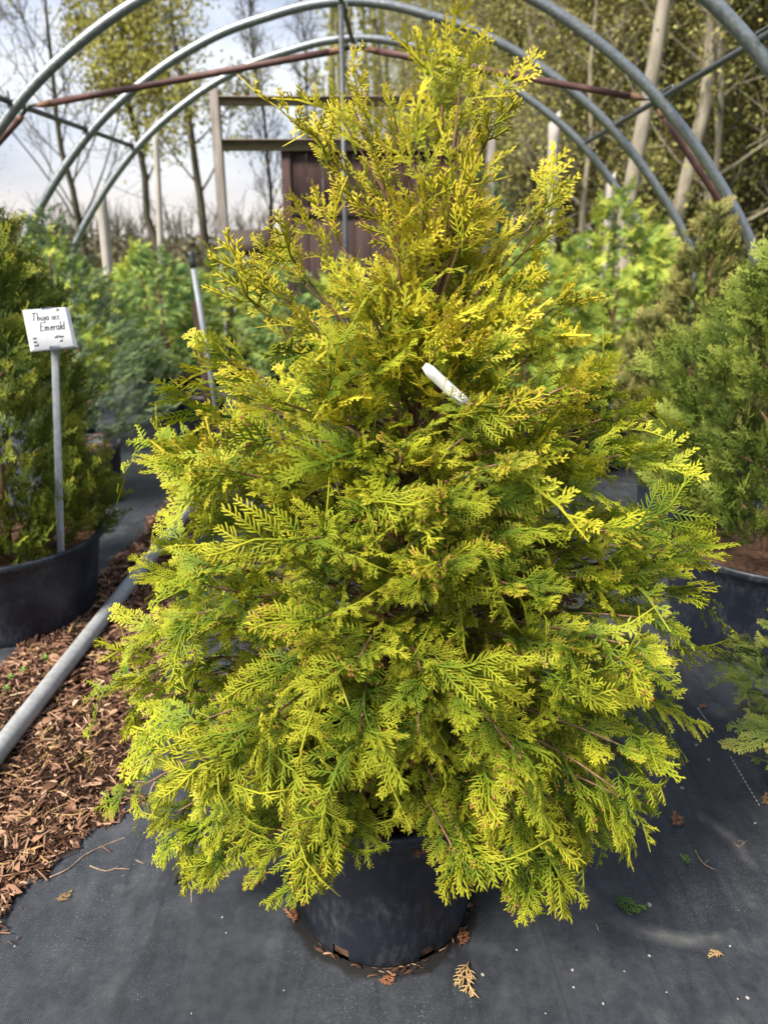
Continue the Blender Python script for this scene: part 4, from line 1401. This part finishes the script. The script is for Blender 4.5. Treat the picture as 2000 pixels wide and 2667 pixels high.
# seedlings in the mulch
for k, (px, py) in enumerate(((62, 1750), (120, 1720), (20, 1800), (185, 1620), (30, 1770), (268, 1610))):
    p = G(px, py, .03)
    g = Geo()
    for q in range(7):
        a = q * 2.4; l = .012 + .006 * rg.random()
        d = np.array([math.cos(a), math.sin(a), .5]); sd2 = np.array([-math.sin(a), math.cos(a), 0]) * l * .4
        g.add([(0, 0, .002 * q), d * l * .5 + sd2 + [0, 0, .002 * q], d * l + [0, 0, .002 * q - .003], d * l * .5 - sd2 + [0, 0, .002 * q]], [(0, 1, 2, 3)])
    tube(g, [(0, 0, -.012), (0, 0, .014)], .001, 4)
    tag(obj('seedling', g.mesh('seedling', M['seedling']), None, (p[0], p[1], mulch_h(np.array([p[0]]), np.array([p[1]]))[0] + .008)), 'tiny green weed seedling growing in the mulch', 'seedling', 'seedlings in the mulch')

# ------------------------------------------------------------------ trees
def leafquads(g, P, size, rg):
    n = len(P)
    d = rg.normal(size=(n, 3)); d /= np.linalg.norm(d, axis=1)[:, None]
    e = rg.normal(size=(n, 3)); e -= d * np.sum(d * e, 1)[:, None]; e /= np.linalg.norm(e, axis=1)[:, None]
    s = size * rg.uniform(.6, 1.4, n)[:, None]
    nrm = np.cross(d, e)
    V = np.stack([P - d * s * .6, P + e * s * .36 + nrm * s * .1, P + d * s * .6, P - e * s * .36 + nrm * s * .1], 1).reshape(-1, 3)
    g.add(V, np.arange(4 * n).reshape(-1, 4), None, rnd=np.repeat(rg.random(n), 4), tip=np.repeat(rg.random(n), 4))


def make_tree(rg, H, r0, n1=16, zlow=.3, limb=.42, up=.8, nleaf=2500, lsize=.13, twigs=5, lean=(0, 0), clump=.35, fork=False, twr=.010, slim=1.):
    gw, gl = Geo(), Geo()
    k = 10
    z = np.linspace(0, 1, k)
    wob = np.cumsum(rg.normal(size=(k, 2)) * H * .010, axis=0)
    P = np.stack([wob[:, 0] + lean[0] * z * H, wob[:, 1] + lean[1] * z * H, z * H * .96], -1)
    P[0, :2] = 0
    rr = r0 * (1 - z) ** .75 + .015
    rr[0] *= 1.25
    tube(gw, P, rr, 9, cap=False)
    tips = []
    starts = []
    for i in range(n1):
        f = zlow + (1 - zlow) * (i + rg.random()) / n1 * .97
        b = np.array([np.interp(f, z, P[:, d]) for d in range(3)])
        starts.append((b, H * limb * (1 - f * .72) * rg.uniform(.7, 1.25), i * 2.4 + rg.normal() * .4, np.interp(f, z, rr) * .55 * slim))
    if fork:
        for a in (0.3, 3.3):
            b = np.array([np.interp(.22, z, P[:, d]) for d in range(3)])
            starts.append((b, H * .62, a, r0 * .6 * slim))
    for (b, L, a, r) in starts:
        u = up * rg.uniform(.7, 1.35) * (1.6 if L > H * .55 else 1)
        d = norm([math.cos(a), math.sin(a), u])
        e = b + d * L * np.array([1, 1, 1])
        Q = bez(b, b + d * L * .5 + np.array([0, 0, -.06 * L]) + rg.normal(size=3) * L * .06, e + np.array([0, 0, .12 * L]) + rg.normal(size=3) * .08 * L, 7)
        tube(gw, Q, np.linspace(max(r, .02 * slim), .012 * slim, 7), 5, cap=False)
        m = 7
        for q in range(m):
            v = .22 + .78 * (q + rg.random()) / m
            c = np.array([np.interp(v * 6, np.arange(7), Q[:, d_]) for d_ in range(3)])
            l2 = L * .42 * (1.15 - v) * rg.uniform(.6, 1.3) + .3
            d2 = norm(d * .7 + rg.normal(size=3) * .55 + [0, 0, .35])
            S = bez(c, c + d2 * l2 * .5 + rg.normal(size=3) * l2 * .08, c + d2 * l2 + [0, 0, .1 * l2], 5)
            tube(gw, S, np.linspace(.022 * slim, .009 * slim, 5), 3, cap=False)
            for w_ in range(twigs):
                vv = .3 + .7 * rg.random()
                c2 = np.array([np.interp(vv * 4, np.arange(5), S[:, d_]) for d_ in range(3)])
                d3 = norm(d2 * .6 + rg.normal(size=3) * .6 + [0, 0, .3])
                l3 = rg.uniform(.35, .9) * min(1.2, .4 + l2 * .5)
                E = np.array([c2, c2 + d3 * l3 * .5 + rg.normal(size=3) * .04, c2 + d3 * l3 + rg.normal(size=3) * .06])
                tube(gw, E, [twr, twr * .8, twr * .4], 3, cap=False)
                tips.append(E[1]); tips.append(E[2])
    tips = np.array(tips)
    if nleaf:
        sel = tips[rg.integers(len(tips), size=nleaf)]
        leafquads(gl, sel + rg.normal(size=(nleaf, 3)) * clump * .5, lsize, rg)
    return gw, gl


def tree_obj(name, label, x, y, wood, leaf, group=None, rot=0., s=1.):
    t = thing(name, label, 'tree', (x, y, -.004), rot, group)
    t.scale = (s, s, s)
    obj('trunk', wood, t)
    if leaf is not None: obj('crown', leaf, t)
    return t


rg = np.random.default_rng(41)


def at_d(px, Y, py=640):
    return PY(px, py, Y)[0]


# individual trees on the left
w, l = make_tree(rg, 9.6, .10, 18, .22, .36, 1.4, 900, .06, 9, (.0, 0), .25, True, .006, .6)
tree_obj('bare_tree', 'bare spreading tree with many fine upswept twigs behind the left hoops', at_d(228, 24), 24, w.mesh('trunk', M['darkbark']), l.mesh('crown', M['springleaf']))
w, l = make_tree(rg, 10.8, .11, 22, .30, .27, 1.2, 13000, .105, 6, (-.07, 0), .45, False, .006, .6)
tree_obj('leafing_tree', 'tree with fresh yellow green leaves beside the tall pale post', at_d(420, 24), 24, w.mesh('trunk', M['darkbark']), l.mesh('crown', M['springleaf']))
w, l = make_tree(rg, 8.2, .12, 11, .3, .34, 1.1, 4200, .09, 6, (-.14, 0), .4, False, .006, .65)
tree_obj('leaning_tree', 'dark leaning tree with thinly leafed crown beside the grey door post', at_d(540, 22), 22, w.mesh('trunk', M['darkbark']), l.mesh('crown', M['springleaf']))
w, l = make_tree(rg, 10.5, .065, 24, .2, .15, 1.8, 400, .06, 7, (-.01, 0), .2, False, .006, .6)
slim_w, slim_l = w.mesh('trunk', M['darkbark']), l.mesh('crown', M['springleaf'])
tree_obj('slender_tree', 'slender bare upright tree seen through the door frame', at_d(694, 27), 27, slim_w, slim_l)
tree_obj('slender_tree', 'slender bare tree with bent stem left of the woods edge', at_d(812, 26), 26, slim_w, slim_l, None, 2.0, .86)
tree_obj('bare_tree', 'small bare tree at the far left behind the dark columnar conifer', at_d(-40, 28), 28, bpy.data.objects['bare_tree'].children[0].data, None, None, 1.0, .8)

# the woods on the right
variants = []
for k in range(6):
    H = rg.uniform(13, 18)
    w, l = make_tree(rg, H, rg.uniform(.07, .13), 24, .08, .25, .75, 13000, .075, 5, (rg.normal() * .03, rg.normal() * .03), .6)
    bk = ['treebark', 'darkbark', 'treebark', 'palebark', 'treebark', 'darkbark'][k]
    variants.append((w.mesh('trunk', M[bk]), l.mesh('crown', M['woodleaf'])))
WG = 'trees of the woods behind the hoop house'
w, l = make_tree(rg, 19, .14, 16, .30, .20, .9, 6000, .075, 5, (.045, 0), .5)
tree_obj('woodland_tree', 'thick pale smooth barked tree standing at the front of the woods', at_d(1640, 15), 15, w.mesh('trunk', M['palebark']), l.mesh('crown', M['woodleaf']), WG)
w, l = make_tree(rg, 19, .13, 16, .30, .20, .9, 6000, .075, 5, (.05, 0), .5)
tree_obj('woodland_tree', 'thick grey brown tree close beside the pale smooth barked tree', at_d(1725, 16), 16, w.mesh('trunk', M['treebark']), l.mesh('crown', M['woodleaf']), WG)
spots = []
tries = 0
while len(spots) < 78 and tries < 5000:
    tries += 1
    Y = rg.uniform(16, 40)
    xl_ = np.interp(Y, [15, 24, 32, 40], [4.6, 3.2, 1.6, -1.5])
    X = xl_ + (rg.random() ** 1.1) * (Y * .62 + 3 - xl_)
    if all(math.hypot(X - a, Y - b) > 1.5 for a, b in spots): spots.append((X, Y))
for k, (X, Y) in enumerate(spots):
    wv_, lv_ = variants[k % 6]
    tree_obj('woodland_tree', ['grey barked thin woodland tree with sparse yellow green leaves', 'dark barked thin woodland tree with sparse yellow green leaves', 'grey barked thin woodland tree with sparse yellow green leaves', 'pale barked thin woodland tree with sparse yellow green leaves', 'grey barked thin woodland tree with sparse yellow green leaves', 'dark barked thin woodland tree with sparse yellow green leaves'][k % 6], X, Y, wv_, lv_, WG, rg.uniform(0, 6.28), rg.uniform(.85, 1.15))
# undergrowth of the woods and the far treeline
g = Geo()
n = 36000
Y = rg.uniform(15, 46, n); xl_ = np.interp(Y, [15, 24, 32, 46], [5.0, 3.6, 2.0, -1])
X = xl_ + rg.random(n) * (Y * .62 + 5 - xl_)
Z = rg.random(n) ** 2.2 * (1.0 + 3.5 * (.5 + .5 * np.sin(X * 1.7 + 2 * np.sin(Y * .7))))
leafquads(g, np.stack([X, Y, Z], -1), .11, rg)
tag(obj('undergrowth', g.mesh('undergrowth', M['woodleaf'])), 'leafy undergrowth filling the floor of the woods', 'undergrowth', kind='stuff')
g = Geo()
n = 30000
X = rg.uniform(-6, 42, n); Y = 47 + rg.normal(size=n) * 2.5
Z = rg.random(n) * 22 * np.clip((X + 6) / 7, 0, 1) ** .6
leafquads(g, np.stack([X, Y, Z], -1), .28, rg)
for k in range(90):
    x, y = rg.uniform(-3, 42), rg.uniform(42, 48)
    tube(g, [(x, y, 0), (x + rg.normal() * .3, y, 8), (x + rg.normal() * .8, y, 18)], [.2, .15, .05], 5, cap=False, rnd=.1, tip=0.)
tag(obj('far_woods', g.mesh('far_woods', M['woodleaf'])), 'far mass of spring woodland closing the view', 'woods', kind='stuff')
g = Geo()
n = 16000
X = rg.uniform(-75, 8, n); Y = 62 + rg.normal(size=n) * 5
hh = 1.4 + 1.6 * (.5 + .5 * np.sin(X * .43)) * (.5 + .5 * np.sin(X * .17 + 1)) + .8 * np.sin(X * 1.3) ** 2
Z = rg.random(n) * hh
leafquads(g, np.stack([X, Y, Z], -1), .42, rg)
for k in range(420):
    x, y = rg.uniform(-60, 4), rg.uniform(56, 68); h = rg.uniform(2.5, 5.5)
    tube(g, [(x, y, 0), (x + rg.normal() * .15, y, h * .6), (x + rg.normal() * .4, y, h)], [.06, .04, .012], 3, cap=False, rnd=.2, tip=0.1)
    for q in range(5):
        a = rg.normal() * .5
        b0 = np.array([x, y, h * rg.uniform(.4, .8)])
        tube(g, [b0, b0 + np.array([math.sin(a) * 1.2, 0, 1.2])], [.03, .01], 3, cap=False, rnd=.2, tip=.1)
tag(obj('far_treeline', g.mesh('far_treeline', M['hedge'])), 'low bare brown treeline along the horizon', 'treeline', kind='stuff')
# far shed
sh = thing('shed', 'low dark brown shed far beyond the door frame', 'shed', (at_d(655, 34), 34, -.004), .1)
g = Geo(); bbox(g, (-1.1, -1.2, 0), (1.1, 1.2, 1.35), .02)
obj('wall', g.mesh('wall', M['shed']), sh)
g = Geo()
g.add([(-1.25, -1.35, 1.3), (1.25, -1.35, 1.3), (1.25, 1.35, 1.3), (-1.25, 1.35, 1.3), (-.8, 0, 2.15), (.8, 0, 2.15)], [(0, 1, 5, 4), (2, 3, 4, 5), (3, 2, 1, 0)], [(1, 2, 5), (3, 0, 4)])
obj('roof', g.mesh('roof', M['shed']), sh)
g = Geo(); bbox(g, (-.4, -1.23, .02), (.4, -1.2, 1.1), .005)
obj('shed_door', g.mesh('shed_door', M['shedroof']), sh)
